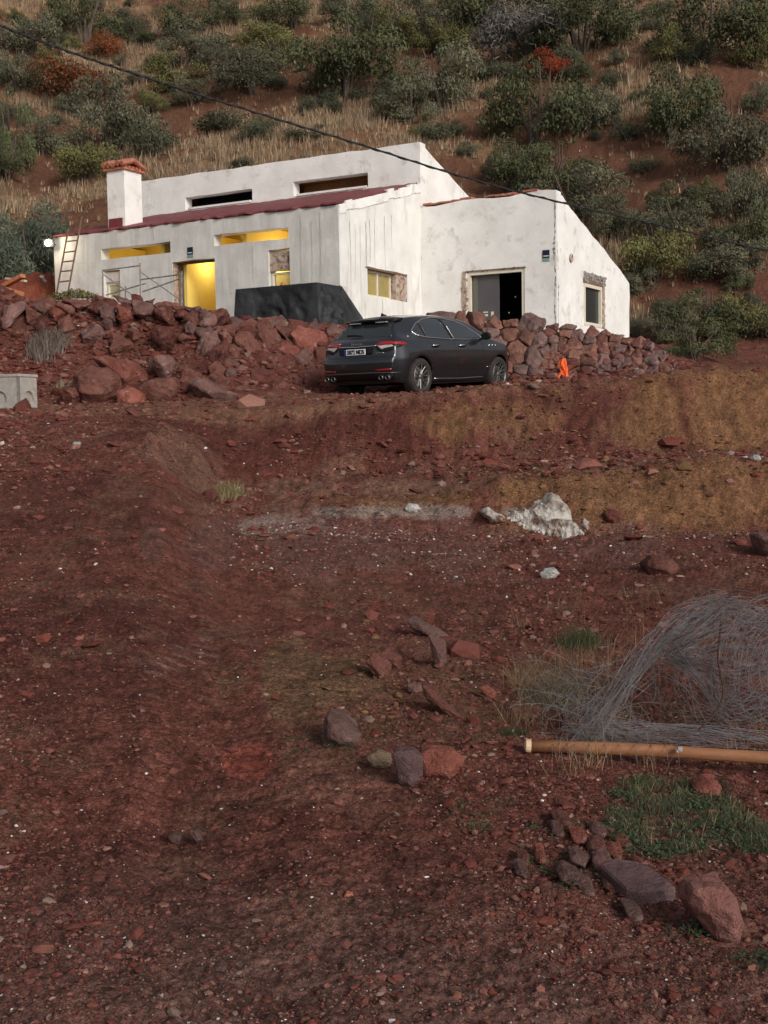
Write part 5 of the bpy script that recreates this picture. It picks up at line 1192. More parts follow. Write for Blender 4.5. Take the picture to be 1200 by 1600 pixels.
# wheels
tprof = [(.255,-.125),(.30,-.142),(.345,-.138),(.368,-.115),(.376,-.06),(.377,0),(.376,.06),(.368,.115),(.345,.138),(.30,.142),(.255,.125),(.250,.09),(.250,-.09)]
def make_wheel():
    t = MB().lathe(tprof, Matrix.Identity(4), 48, True); tm_ = np_mesh('tyre', np.array(t.v), t.f, smooth=True)
    r = MB(); r.lathe([(.262,-.10),(.268,.128),(.258,.134),(.245,.118),(.238,.10),(.236,-.10)], Matrix.Identity(4), 40, True)
    for k in range(7):
        for s_ in (-1, 1):
            a = 2*math.pi*k/7+s_*.10; a2 = 2*math.pi*k/7+s_*.235
            r.tube([(.05*math.cos(a), .05*math.sin(a), .085), (.14*math.cos((a+a2)/2), .14*math.sin((a+a2)/2), .10), (.245*math.cos(a2), .245*math.sin(a2), .118)], [.020, .013, .011], 6)
    rm_ = np_mesh('rim', np.array(r.v), r.f, smooth=False)
    h = MB().lathe([(0, .115), (.035, .112), (.05, .10), (.055, .06)], Matrix.Identity(4), 20); hm_ = np_mesh('hub_cap', np.array(h.v), h.f, smooth=True)
    d = MB().lathe([(0, .0), (.19, .0), (.19, .02), (.0, .02)], Matrix.Identity(4), 30); dm_ = np_mesh('brake_disc', np.array(d.v), d.f)
    b = MB().lathe([(0, -.06), (.245, -.06), (.245, -.05), (0, -.05)], Matrix.Identity(4), 30); bm_ = np_mesh('wheel_back', np.array(b.v), b.f)
    return tm_, rm_, hm_, dm_, bm_
WM = make_wheel()
for x in (-1.5, 1.5):
    for sg in (-1, 1):
        wh = bpy.data.objects.new('wheel', None); C.objects.link(wh); wh.parent = car; wh.empty_display_size = .1
        wh.matrix_local = Matrix.Translation(Vector((x, sg*.835, .375))) @ Matrix.Rotation(R(90)*(1 if sg < 0 else -1), 4, 'X') @ Matrix.Rotation(x, 4, 'Z')
        for nm, mm_, ma in zip(('tyre', 'rim', 'hub_cap', 'brake_disc', 'wheel_back'), WM, (M_tyre, M_rim, M_chrome if x > 0 and sg < 0 else M_rim, M_steel, M_trim)): link(nm, mm_, ma, wh)
        if 1:
            for o_ in wh.children: 
                if not o_.data.materials: o_.data.materials.append(ma)
# ------------------------------------------------------------------ vegetation
def leafmat(name, a, b):
    m = mat(name, a, b, rough=.75, scale=1.7, attr=True, rnd=.18, spec=.15)
    p = m.node_tree.nodes['Principled BSDF']; return m
def leaves(seed, n, lobes, ls, elong=1.0, droop=0.0, inner=.25, hue=((1,1,1),)):
    """leaf clumps over the outside of many lobes; unit crown (radius ~1, height ~1)"""
    rg = np.random.default_rng(seed)
    L = np.array(lobes); wts = L[:, 3]**2; wts /= wts.sum(); k = rg.choice(len(L), n, p=wts)
    d = rg.normal(size=(n, 3)); d /= np.linalg.norm(d, axis=1)[:, None]; d[:, 2] = np.where(rg.random(n) < .8, np.abs(d[:, 2]), d[:, 2])
    r = L[k, 3]*np.where(rg.random(n) < inner, rg.uniform(.3, .9, n), rg.normal(1.0, .09, n))
    bump = 1+.22*vn(d[:, 0]*3+k*5.1, d[:, 1]*3, d[:, 2]*3, s=seed % 50)
    p = L[k, :3]+d*(r*bump)[:, None]*np.array([1, 1, .85])
    ok = p[:, 2] > -.03; p = p[ok]; d = d[ok]; k = k[ok]; n = len(p)
    nrm = d+rg.normal(size=(n, 3))*.7; nrm /= np.linalg.norm(nrm, axis=1)[:, None]
    t = np.cross(nrm, rg.normal(size=(n, 3))+np.array([0, 0, -droop*2])); t /= np.linalg.norm(t, axis=1)[:, None]+1e-9; b = np.cross(nrm, t)
    s = ls*rg.uniform(.55, 1.35, n)[:, None]
    q = [p-t*s*elong, p-b*s*.5+t*s*.1*elong, p+t*s*elong, p+b*s*.5+t*s*.1*elong]
    Vv = np.stack(q, 1).reshape(-1, 3); Fq = np.arange(n*4).reshape(n, 4)
    lobe_c = rg.uniform(.72, 1.25, len(L))[k]; hu = np.array(hue)[rg.integers(0, len(hue), n)]
    c = hu*.86*(lobe_c*rg.uniform(.82, 1.18, n))[:, None]
    return Vv, Fq, np.repeat(c, 4, 0)
def lobes_for(seed, n=14, flat=.75, spread=.72, r=(.22, .42)):
    rn = random.Random(seed); L = []
    for i in range(n):
        a = rn.uniform(0, 6.283); q = math.sqrt(rn.random())*spread; rr = rn.uniform(*r); z = rn.uniform(.12, .95*flat*(1-.55*(q/spread)**2))
        L.append((q*math.cos(a), q*math.sin(a), z, rr))
    return L
def stems(seed, n=7, h=.75, r=.035, spread=.55):
    rn = random.Random(seed); m = MB()
    for i in range(n):
        a = rn.uniform(0, 6.283); q = rn.uniform(.1, spread); x0, y0 = rn.uniform(-.05, .05), rn.uniform(-.05, .05)
        m.tube([(x0, y0, -.15), (x0+q*.3*math.cos(a), y0+q*.3*math.sin(a), h*.35), (q*.75*math.cos(a+.2), q*.75*math.sin(a+.2), h*.7), (q*math.cos(a), q*math.sin(a), h)], [r, r*.8, r*.5, r*.2], 5)
    return m
M_bark = mat('grey_brown_bark', (.07,.05,.04), (.13,.10,.08), rough=.9, scale=6)
KM = {'O': leafmat('oak_leaves', (.072,.078,.042), (.125,.125,.066)), 'G': leafmat('grey_green_leaves', (.100,.098,.066), (.165,.155,.105)), 'Y': leafmat('yellow_green_leaves', (.115,.112,.048), (.19,.17,.075)),
      'D': leafmat('dark_low_leaves', (.065,.070,.044), (.10,.102,.062)), 'R': leafmat('rusty_leaves', (.17,.055,.028), (.25,.085,.045)), 'B': leafmat('bare_grey_twigs', (.15,.135,.12), (.21,.19,.17)), 'W': leafmat('olive_leaves', (.10,.115,.085), (.17,.185,.135)), 'X': leafmat('deep_rust_leaves', (.19,.035,.018), (.26,.06,.03))}
protos = {}
def proto(kind, i):
    if (kind, i) in protos: return protos[(kind, i)]
    sd = sum(map(ord, kind))*10+i
    if kind == 'B': a = leaves(sd, 4200, lobes_for(sd, 12, .9), .017, 3.5)
    elif kind == 'W': a = leaves(sd, 16000, lobes_for(sd, 24, 1.0, .72, (.14, .30)), .011, 3.6, .5, .3, ((1,1,1),(1.35,1.35,1.3),(.8,.85,.8)))
    elif kind == 'D': a = leaves(sd, 3600, lobes_for(sd, 9, .6, .6, (.2, .42)), .028, 1.2)
    elif kind == 'R': a = leaves(sd, 5200, lobes_for(sd, 13), .026, 1.1, hue=((1,1,1),(1.1,1.0,.9),(.55,1.25,.7),(.9,.6,.5)))
    elif kind == 'Y': a = leaves(sd, 8200, lobes_for(sd, 20, .8, .78, (.13, .30)), .021, 1.2, hue=((1,1,1),(1.25,1.2,1),(.65,.8,.7)))
    else: a = leaves(sd, 8800, lobes_for(sd, 22, .85, .78, (.12, .30)), .021, 1.2, hue=((1,1,1),(1.2,1.15,1.0),(.8,.9,.85)))
    me = np_mesh('foliage', *a); me.materials.append(KM[kind]); st = stems(sd, 9 if kind == 'B' else 6, .8 if kind != 'D' else .4); sm = np_mesh('stem', np.array(st.v), st.f); sm.materials.append(M_bark)
    protos[(kind, i)] = (me, sm); return protos[(kind, i)]
KN = {'O': ('oak_shrub', 'dark green oak shrub'), 'G': ('grey_shrub', 'grey green rounded shrub'), 'Y': ('yellow_green_shrub', 'yellowish green shrub'), 'D': ('low_shrub', 'low dark green shrub'), 'R': ('autumn_shrub', 'rusty red autumn shrub'), 'B': ('bare_shrub', 'leafless grey twiggy shrub'), 'W': ('olive_tree', 'silvery olive tree'), 'X': ('autumn_shrub', 'deep red autumn shrub')}
def bush(cx, cy, w, h, kind, label=None, group=None, vi=0, Y=None):
    rn = random.Random(int(cx*7+cy*13)); me, sm = proto(kind, vi)
    if Y is None: g = ground(cx, cy+h*.42, y0=40 if cy < 560 else 31)
    else: q = at(cx, cy+h*.5, Y); g = np.array([q[0], Y, gz(q[0], Y)])
    s = w*g[1]/F*.5; hh = h*g[1]/F
    nm, desc = KN[kind]
    o = bpy.data.objects.new(nm, None); C.objects.link(o); o.location = (g[0], g[1]+s*.3, gz(g[0], g[1]+s*.3)-.05*hh); o.scale = (s*1.02, s*.95, hh*.98); o.rotation_euler = (0, 0, rn.uniform(0, 6.28)); o.empty_display_size = .3
    for n_, m_ in (('foliage', me), ('stem', sm)): c = bpy.data.objects.new(n_, m_); C.objects.link(c); c.parent = o
    tag(o, label, 'shrub' if kind != 'W' else 'tree', group); return o
BL = [
(128,28,95,74,'O','above the rusty shrub at top left'),(45,62,95,60,'G','on the grassy slope near the left edge under the cable start'),(164,70,52,44,'R','small one below the big oak shrub at top left'),(98,126,125,66,'R','broad one at the left under the cable'),
(22,108,66,62,'G','at the left edge beside the broad rusty shrub'),(66,96,44,34,'Y','pale tuft touching the top left of the broad rusty shrub'),(165,182,132,96,'G','large one above the chimney'),(12,196,74,116,'O','tall one on the left edge above the olive tree'),
(62,214,74,54,'G','between left edge oak and the large shrub above the chimney'),(132,254,98,58,'Y','dark olive one directly left of the chimney cap'),(232,222,84,46,'D','right above the chimney'),(288,36,76,54,'O','below the dry grass at the top, left of centre'),
(300,76,104,56,'G','in the band of shrubs crossed by nothing, left of centre'),(276,114,86,52,'Y','just above the cable left of centre'),(404,62,92,38,'Y','flat topped one in the upper band'),(428,88,96,48,'Y','in the middle of the olive coloured band'),
(345,92,64,42,'G','between the two olive coloured bushes and the cable'),(392,120,108,64,'G','round one above the dry grass strip'),(458,26,96,44,'O','at the top edge left of centre'),(366,22,58,34,'O','small one at the top edge'),
(540,98,160,112,'O','biggest darkest one in the middle of the hill'),(608,46,90,60,'Y','right behind the biggest dark oak shrub'),(552,14,80,36,'G','at the top edge above the biggest dark oak shrub'),(481,165,32,26,'D','left one of the small pair in the dry grass strip'),
(523,167,34,22,'D','right one of the small pair in the dry grass strip'),(602,152,56,28,'D','at the right end of the dry grass strip'),(296,152,68,34,'G','small one crossed by the cable left of centre'),(352,192,96,34,'D','wide one in the dry grass above the upper wall'),
(398,208,64,28,'D','overlapping the wide low shrub in the dry grass'),(378,256,44,18,'D','touching the parapet of the upper wall'),(642,36,92,66,'G','under the top edge right of centre'),(692,60,76,52,'Y','left of the dark hollow at the top'),
(778,24,140,88,'O','big one with a dark hollow at the top right of centre'),(722,70,50,22,'D','in the pale grass below the dark hollow'),(858,104,66,40,'X','brightest one on the hill right of centre'),(832,62,138,72,'B','wide one above the deep red shrub'),
(912,44,130,84,'O','round one at the top right of the bare grey shrub'),(878,24,90,50,'Y','at the top behind the bare grey shrub'),(694,128,118,92,'G','large one above the roof peak'),(642,164,92,60,'G','left of the large one above the roof peak'),
(786,114,56,28,'D','left of the deep red shrub'),(680,206,58,34,'D','directly above the roof peak'),(836,166,156,116,'O','huge one under the deep red shrub'),(922,168,84,76,'G','right shoulder of the huge oak shrub'),
(904,112,44,34,'O','small one right of the deep red shrub'),(1110,42,176,96,'O','huge one at the top right corner'),(1062,70,70,52,'Y','yellowish edge of the huge oak shrub in the top right corner'),(1180,66,70,70,'Y','at the right edge under the top right corner'),(1052,166,122,104,'O','round one on the bare red strip right of centre'),
(1146,212,136,104,'G','wide one at the right edge'),(1194,158,54,44,'G','small one on the right edge above the wide one'),(798,262,100,66,'O','left one of the mass behind the right wing'),(866,272,110,72,'O','right one of the mass behind the right wing'),
(908,306,142,84,'G','behind the sloping roof edge of the right wing'),(960,346,94,60,'G','above the right gable end'),(1072,312,86,50,'O','above the cable at the right'),(1062,352,108,54,'G','crossed by the cable at the right'),
(1032,398,112,78,'Y','olive one right of the gable end'),(1168,302,92,88,'G','tall one on the right edge above the cable'),(1184,366,84,72,'O','on the right edge below the cable'),(1150,408,112,62,'G','wide one on the right over the bare red scar'),
(1104,512,118,68,'O','below the bare red scar at the right'),(1058,524,84,54,'G','at the foot of the slope beside the white gable corner'),(1172,552,106,66,'Y','low one at the right edge over the ochre bank'),(1092,562,96,52,'O','just above the ochre bank at the right'),
(1190,492,60,50,'G','on the right edge over the low yellowish one'),(1000,440,60,44,'G','small one touching the gable corner'),(1128,540,70,60,'D','between the shrubs above the ochre bank'),(1050,480,60,34,'D','on the bare red scar beside the gable'),
(700,18,70,40,'G','at the top edge right of centre'),(1000,20,70,34,'O','left of the huge oak shrub in the top right corner'),(8,248,50,60,'O','on the left edge behind the olive tree'),(240,160,50,36,'Y','small one just left of the cable crossing'),(205,40,50,36,'D','small one in the dry grass at the top left'),(470,215,60,22,'D','faint one in the dry grass above the long wall'),(985,205,50,34,'D','on the bare red strip right of the huge oak shrub'),(1010,260,50,26,'D','in the pale grass over the cable at the right')]
for i, (cx, cy, w_, h_, kd, pos) in enumerate(BL):
    bush(cx, cy+h_*.05, w_*1.42, h_*1.42, kd, KN[kd][1]+' '+pos.replace('crossed by nothing, ', ''), None, i % 3)
# olive tree and dark scrub near the left end of the house
bush(30, 340, 215, 225, 'W', 'silvery olive tree with upright shoots left of the house', None, 0, 40.5)
bush(52, 405, 110, 80, 'O', 'dark scrub at the foot of the olive tree left of the house', None, 1, 41)
bush(6, 300, 100, 130, 'W', 'pale upright willowy shrub at the left edge of the photo', None, 1, 43)
# low filler scrub
rn = random.Random(99); LF = []; gfill = 'small low shrubs scattered over the hillside'; n_ = 0
for _ in range(900):
    if n_ >= 150: break
    x, y = rn.uniform(-60, 1260), rn.uniform(-6, 560)
    if y > 210 and 180 < x < 690: continue
    if y > 300 and x < 980: continue
    if 940 < x < 1060 and 190 < y < 290 or (80 < x < 180 and y > 270) or (1000 < x < 1130 and 430 < y < 500): continue
    if (200 < x < 640 and 140 < y < 200): 
        if rn.random() < .8: continue
    g = ground(x, y, y0=41)
    w_ = rn.uniform(26, 70); kd = rn.choice('GGDDDOYG'); _o = bush(x, y, w_, w_*rn.uniform(.5, .8), kd, 'x', gfill, rn.randrange(3)); n_ += 1; LF.append((_o, x, min(.999, max(0, y/560))))
_rn = ['top edge strip', 'second strip down', 'third strip down', 'strip at roof height', 'strip at chimney height', 'strip at window height', 'lowest hillside strip']
relabel(LF, lambda o, r, n: {'grey_shrub': 'grey green', 'low_shrub': 'dark low', 'oak_shrub': 'dark oak', 'yellow_green_shrub': 'yellowish'}[o.name.split('.')[0]]+' small shrub, '+n+' from left in the '+r, 7, _rn)
# beyond the frame: a few more so that a step aside still meets scrub
for k in range(30):
    side = rn.choice((-1, 1)); x = 600+side*rn.uniform(680, 1100); y = rn.uniform(-40, 520); w_ = rn.uniform(60, 140)
    bush(x, y, w_, w_*.7, rn.choice('OGGYD'), 'scrub bush, '+ordn(k+1)+' of those farther along the hillside past the house', 'shrubs outside the view', rn.randrange(3))
# ------------------------------------------------------------------ dry grass
def tufts(P_, Hh, nb, wd, colr, seed, lean=.35, curl=.25):
    rg = np.random.default_rng(seed); n = len(P_); m = n*nb
    base = np.repeat(P_, nb, 0)+np.concatenate([rg.normal(0, 1, (m, 2))*np.repeat(Hh, nb)[:, None]*.22, np.zeros((m, 1))], 1)
    h = np.repeat(Hh, nb)*rg.uniform(.45, 1.15, m); a = rg.uniform(0, 6.283, m); ln = rg.uniform(0, lean, m)*h
    d = np.stack([np.cos(a), np.sin(a), np.zeros(m)], 1); w_ = (np.repeat(wd, nb)*rg.uniform(.6, 1.3, m))[:, None]
    b = rg.uniform(0, 6.283, m); sd_ = np.stack([np.cos(b), np.sin(b)*.4, np.zeros(m)], 1)*w_
    mid = base+d*(ln*.4)[:, None]+Z*(h*.55)[:, None]; tip = base+d*(ln*(1+curl))[:, None]+Z*h[:, None]
    Vv = np.stack([base-sd_, base+sd_, mid+sd_*.7, mid-sd_*.7, tip], 1).reshape(-1, 3); k = (np.arange(m)*5)[:, None]
    tri = np.concatenate([k+np.array([[0,1,2]]), k+np.array([[0,2,3]]), k+np.array([[3,2,4]])])
    c = colr[rg.integers(0, len(colr), m)]*rg.uniform(.7, 1.25, (m, 1)); return Vv, tri, np.repeat(c, 5, 0)
rg = np.random.default_rng(8)
rh0 = int(np.searchsorted(yrow, 42.5)); rh1 = int(np.searchsorted(yrow, 112))
ri = rg.integers(rh0, rh1, 60000); ci = rg.integers(10, nc-10, 60000); ii = idx[ri, ci]; p = Vt[ii]
gg = fbm(p[:, 0]*.16, p[:, 1]*.16, o=4, s=61); ok = (rg.random(60000) < (.10+.9*sst(-.2, .3, gg))*.7) & (PX[ii] > -200) & (PX[ii] < 1400) & (PY[ii] > -80)
p = p[ok][:26000]; ge = gg[ok][:26000]
straw = np.array([(.30,.21,.135), (.25,.165,.105), (.20,.13,.085), (.38,.28,.18), (.15,.10,.068), (.17,.14,.09)])
a = tufts(p, np.clip(.22+.28*sst(-.1, .35, ge)+rg.normal(0, .12, len(p)), .08, .9), 9, np.full(len(p), .022), straw, 5)
M_straw = mat('dry_grass', (.85,.85,.85), (1.1,1.1,1.1), rough=.9, scale=.5, attr=True, spec=.1)
tag(link('dry_grass', np_mesh('dry_grass', *a), M_straw), 'tall dry straw coloured grass covering the hillside', 'dry grass', kind='stuff')
# foreground: dry stalks and tussocks round the wire, weeds below the post
def spots(rx, ry, n, seed, blob=None):
    rg = np.random.default_rng(seed); out = []
    while len(out) < n:
        x, y = rg.uniform(*rx), rg.uniform(*ry)
        if (blob is None or inside(x, y, blob)) and rg.random() < .03+1.1*float(sst(-.25, .25, vn(np.array([x*.045]), np.array([y*.07]), s=seed)[0])): out.append((x, y))
    out = np.array(out); return groundv(out[:, 0], out[:, 1])
sA = spots((800, 1230), (930, 1215), 170, 1); sB = spots((790, 960), (1040, 1140), 130, 2)
pp = np.concatenate([sA, sB]); a = tufts(pp, np.full(len(pp), .12)+np.random.default_rng(3).uniform(0, .14, len(pp)), 8, np.full(len(pp), .0013), np.array([(.30,.21,.12), (.22,.14,.085), (.16,.10,.06), (.10,.075,.045)]), 6, lean=1.1, curl=.5)
tag(link('dry_stalks', np_mesh('dry_stalks', *a), M_straw), 'sparse dry grass stalks around the wire coil', 'dry grass', kind='stuff')
def tussock(name, cx, cy, rpx, hgt, n, cols, seed, label, wd=.0016, lean=.5, Y=None):
    g = ground(cx, cy) if Y is None else at(cx, cy, Y); rg = np.random.default_rng(seed); r = rpx*g[1]/F
    q = rg.normal(0, .42, (n, 2))*r; P_ = np.stack([g[0]+q[:, 0], g[1]+q[:, 1]*.8, Hn(g[0]+q[:, 0], g[1]+q[:, 1]*.8, False)-.02], 1)-np.array([g[0], g[1], g[2]])
    a = tufts(P_, hgt*(1-.5*np.clip(np.hypot(q[:, 0], q[:, 1])/r, 0, 1)), 7, np.full(n, wd), np.array(cols), seed, lean=lean, curl=.4)
    o = link(name, np_mesh(name, *a), M_straw); o.location = g; return tag(o, label, 'grass tuft')
GR = [(.036,.056,.026), (.055,.074,.035), (.028,.040,.021), (.06,.05,.03)]
tussock('grass_tussock', 905, 1012, 42, .22, 150, GR+[(.14,.12,.06)], 11, 'green grass tussock with dry blades standing left of the wire arch', lean=.7)
tussock('grass_tussock', 872, 1100, 52, .24, 190, [(.20,.16,.11), (.13,.10,.07), (.06,.07,.04), (.26,.21,.15)], 12, 'rounded dry grey tussock at the left end of the wire tangle', lean=.9)
tussock('grass_tussock', 800, 1152, 36, .09, 70, GR, 13, 'short green tuft left of the wooden post end', lean=.8)
tussock('grass_tussock', 357, 782, 24, .34, 90, [(.28,.22,.12), (.2,.15,.08), (.14,.12,.06)], 14, 'yellowish dry tuft at the left end of the ochre ledge', .006, .6)
tussock('grass_tussock', 75, 552, 30, .62, 160, [(.17,.13,.11), (.12,.09,.075), (.22,.18,.15)], 15, 'greyish dry thistle tuft on the left soil bank', .008, .8)
tussock('grass_tussock', 96, 615, 8, .4, 12, [(.3,.25,.16)], 16, 'thin straw tuft beside the rounded dark boulder', .007, .6)
# weeds: leafy ground cover
def weeds(n, blob, rx, ry, seed, size, cols):
    P_ = spots(rx, ry, n, seed, blob); rg = np.random.default_rng(seed); k = 7; m = len(P_)*k
    c = np.repeat(P_, k, 0)+np.concatenate([rg.normal(0, .02, (m, 2)), rg.uniform(.002, .028, (m, 1))], 1)
    nrm = np.stack([rg.normal(0, .5, m), rg.normal(-.3, .5, m), np.ones(m)], 1); nrm /= np.linalg.norm(nrm, axis=1)[:, None]
    t = np.cross(nrm, rg.normal(size=(m, 3))); t /= np.linalg.norm(t, axis=1)[:, None]; b = np.cross(nrm, t); s = size*rg.uniform(.5, 1.3, m)[:, None]
    Vv = np.stack([c-t*s, c-b*s*.45, c+t*s, c+b*s*.45], 1).reshape(-1, 3); col_ = np.array(cols)[rg.integers(0, len(cols), m)]*rg.uniform(.6, 1.3, (m, 1))
    return Vv, np.arange(m*4).reshape(m, 4), np.repeat(col_, 4, 0)
W1 = [(945,1250),(985,1215),(1060,1215),(1120,1245),(1190,1290),(1230,1330),(1190,1345),(1120,1325),(1040,1350),(985,1335),(950,1300)]
parts = [weeds(950, W1, (940, 1235), (1210, 1355), 1, .0085, GR+[(.06,.10,.05)]), weeds(36, None, (700, 800), (1255, 1300), 2, .008, GR), weeds(80, None, (1040, 1130), (1430, 1475), 3, .008, GR), weeds(50, None, (1150, 1215), (1490, 1530), 4, .008, GR), weeds(130, None, (830, 1000), (1290, 1400), 5, .007, GR), weeds(60, None, (440, 560), (1118, 1180), 6, .007, GR)]
VV = []; FF = []; CCc = []; nb = 0
for v_, f_, c_ in parts: VV.append(v_); FF.append(f_+nb); CCc.append(c_); nb += len(v_)
M_weed = mat('weed_leaves', (.85,.85,.85), (1.15,1.15,1.1), rough=.7, scale=8, attr=True, spec=.2)
tag(link('weeds', np_mesh('weeds', np.concatenate(VV), np.concatenate(FF), np.concatenate(CCc)), M_weed), 'low green weeds creeping over the soil below the wooden post', 'weeds', kind='stuff')
pw = spots((950, 1215), (1225, 1335), 420, 44, W1); a = tufts(pw, np.full(len(pw), .06), 6, np.full(len(pw), .0015), np.array(GR+[(.2,.15,.09)]), 46, lean=1.0)
tag(link('weed_blades', np_mesh('weed_blades', *a), M_weed), 'thin grass blades among the low weeds at lower right', 'grass', kind='stuff')
# leafy creeper by the ladder foot
v_, f_, c_ = leaves(77, 1500, [(-.7, 0, .12, .3), (-.3, 0, .2, .35), (.1, 0, .3, .38), (.5, 0, .22, .35), (.85, 0, .08, .25)], .05, 1.2, hue=((1,1,1),(1.5,1.4,1),(1,.8,.6)))
q = at(113, 466, 30.3); s_ = 42*30.3/F; o = empty('creeper', (q[0], q[1], q[2]-.1), 'leafy green creeper on top of the rubble bank below the ladder', 'plant'); o.scale = (s_, s_*.8, s_*.75)
link('foliage', np_mesh('foliage', v_, f_, c_), KM['Y'], o)
st = MB(); 
for x_ in (-.6, -.1, .4): st.tube([(x_, 0, -.2), (x_+.1, 0, .1), (x_+.3, .05, .3)], .02, 5)
st.build('stem', M_bark, o)
# ------------------------------------------------------------------ things lying about
# wooden post
M_post = mat('stripped_log', (.19,.082,.040), (.29,.13,.062), rough=.7, scale=3, stretch=(1.2, 14, 14), bump=.3, bscale=20, c3=(.16,.07,.03), s3=9, r3=(.6,.72))
e0 = at(829, 1174, 5.85); e1 = at(1200, 1187, 5.78); dv = e1-e0; e2 = e0+dv*2.2
e0[2] = gz(e0[0], e0[1])+.050; 
pp = [e0+ (e2-e0)*t + Z*(.006*math.sin(9*t)) for t in np.linspace(0, 1, 14)]
po = empty('wooden_post', e0, 'long peeled orange brown wooden post lying under the wire', 'post')
MB().tube(pp, [.031-.0016*math.sin(k*1.7) for k in range(14)], 18).build('log', M_post, po, True, off=e0)
dn = (e0-e2); dn /= np.linalg.norm(dn)
MB().tube([e0-dn*.002, e0+dn*.022, e0+dn*.03], [.035, .031, .014], 14).build('cut_end', mat('fresh_cut_wood', (.62,.42,.24), (.72,.55,.36), rough=.8, scale=20), po, off=e0)
# wire coil
M_wire = mat('galvanised_wire', (.12,.112,.118), (.21,.20,.21), rough=.5, metallic=.35, scale=3)
rn = random.Random(4); wc = empty('wire_fence_roll', at(1040, 1180, 6.2), 'tangled heap and coil of grey wire fencing', 'wire roll'); wb = np.array(wc.location)
def bez(pts, n=16):
    out = []
    P_ = [np.array(p, float) for p in pts]; P_ = [P_[0]]+P_+[P_[-1]]
    for i in range(1, len(P_)-2):
        for k in range(n):
            t = k/n; a, b, c, d = P_[i-1], P_[i], P_[i+1], P_[i+2]
            out.append(.5*((2*b)+(-a+c)*t+(2*a-5*b+4*c-d)*t*t+(-a+3*b-3*c+d)*t**3))
    out.append(P_[-2]); return out
def jit(x, y, Y, j=6, jy=.12): return at(x+rn.uniform(-j, j), y+rn.uniform(-j, j), Y+rn.uniform(-jy, jy))
wr = .0012
coil = MB()                                   # the standing roll: loops about an axis that points at the viewer's left
c0 = at(1168, 1052, 6.75)
ax = np.array([.42, -.82, .12]); ax /= np.linalg.norm(ax); e1_ = np.cross(ax, Z); e1_ /= np.linalg.norm(e1_); e2_ = np.cross(e1_, ax)
for k in range(70):
    off = rn.uniform(-.42, .42); r_ = rn.uniform(.24, .46)*(1-.12*abs(off)); a0 = rn.uniform(0, 6.28); sp_ = rn.uniform(2.2, 6.0); tl_a, tl_b = rn.uniform(-.25, .25), rn.uniform(-.25, .25)
    sx_, sz_2 = rn.uniform(1.0, 1.25), rn.uniform(.85, 1.05); pts = []
    for i in range(26):
        a_ = a0+sp_*i/25; ca, sa = math.cos(a_)*r_*sx_, math.sin(a_)*r_*sz_2
        q = c0+ax*(off+tl_a*ca+tl_b*sa)+e1_*ca+e2_*sa+np.array([0, 0, .015*math.sin(7*a_+k)])
        g_z = gz(q[0], q[1])+.01; q[2] = max(q[2], g_z); pts.append(q)
    coil.tube(pts, wr, 4, False)
for k in range(120):                          # strands fanning from the knot at the left of the roll and curling right
    x0, y0 = rn.gauss(1050, 14), rn.gauss(1022, 14); yy1 = rn.uniform(940, 1150); yy2 = rn.uniform(950, 1160)
    q3 = [jit(x0, y0, 6.5), jit(1090, .6*y0+.4*yy1, 6.45+rn.uniform(-.15, .2), 10), jit(1150, yy1, 6.5+rn.uniform(-.2, .3), 14), jit(1225, (yy1+yy2)/2+rn.uniform(-20, 20), 6.7, 10), jit(1290, yy2, 6.9, 10)]
    q3 = bez(q3, 6)
    for q in q3: q[2] = max(q[2], gz(q[0], q[1])+.01)
    coil.tube(q3, wr, 4, False)
coil.build('coil', M_wire, wc, True, off=wb)
arch = MB()                                   # strands sweeping from the roll top down to the left heap
for k in range(62):
    t = rn.random(); x3 = rn.uniform(1060, 1230); 
    p_ = [jit(872+70*rn.random(), 1185-25*t, 6.05), jit(905+80*t, 1125-30*t, 6.15, 14), jit(975+45*t, 1055-55*t+rn.uniform(-10, 35), 6.4, 14), jit(1040+30*t, 985-35*t+rn.uniform(-5, 38), 6.6, 12), jit(1090+40*t, 945+rn.uniform(-22, 30), 6.75, 10), jit(x3, 930+rn.uniform(-10, 40), 6.9, 8), jit(x3+50, 960+rn.uniform(0, 60), 7.0, 8)]
    i0 = rn.choice((0, 0, 1, 2)); arch.tube(bez(p_[i0:rn.choice((5, 6, 7))], 7), wr, 4, False)
arch.build('arched_strands', M_wire, wc, True, off=wb)
heap = MB()
for k in range(140):
    cx, cy = rn.gauss(925, 38), rn.gauss(1108, 34); an = rn.uniform(0, 6.28); L_ = rn.uniform(20, 70); bx, by = rn.uniform(-25, 25), rn.uniform(-30, 10)
    pts = [(cx-L_*math.cos(an), cy-L_*.8*math.sin(an)), (cx+bx*.6, cy+by*.6), (cx+L_*math.cos(an), cy+L_*.8*math.sin(an))]
    Yb = 6.2+rn.uniform(-.15, .2); q3 = [at(x, min(y, 1188), Yb+rn.uniform(-.08, .08)) for x, y in pts]
    for q in q3: q[2] = max(q[2], gz(q[0], q[1])+.01)
    heap.tube(bez(q3, 7), wr, 4, False)
for k in range(70):                           # strands trailing right along the post
    x0 = rn.uniform(870, 1000); y0 = rn.uniform(1120, 1165); x1 = x0+rn.uniform(90, 300); q3 = [at(x0, y0, 6.15), at((x0+x1)/2, rn.uniform(1128, 1166), 6.15), at(x1, rn.uniform(1140, 1172), 6.1)]
    heap.tube(bez(q3, 8), wr, 4, False)
heap.build('tangled_strands', M_wire, wc, True, off=wb)
pk = MB()
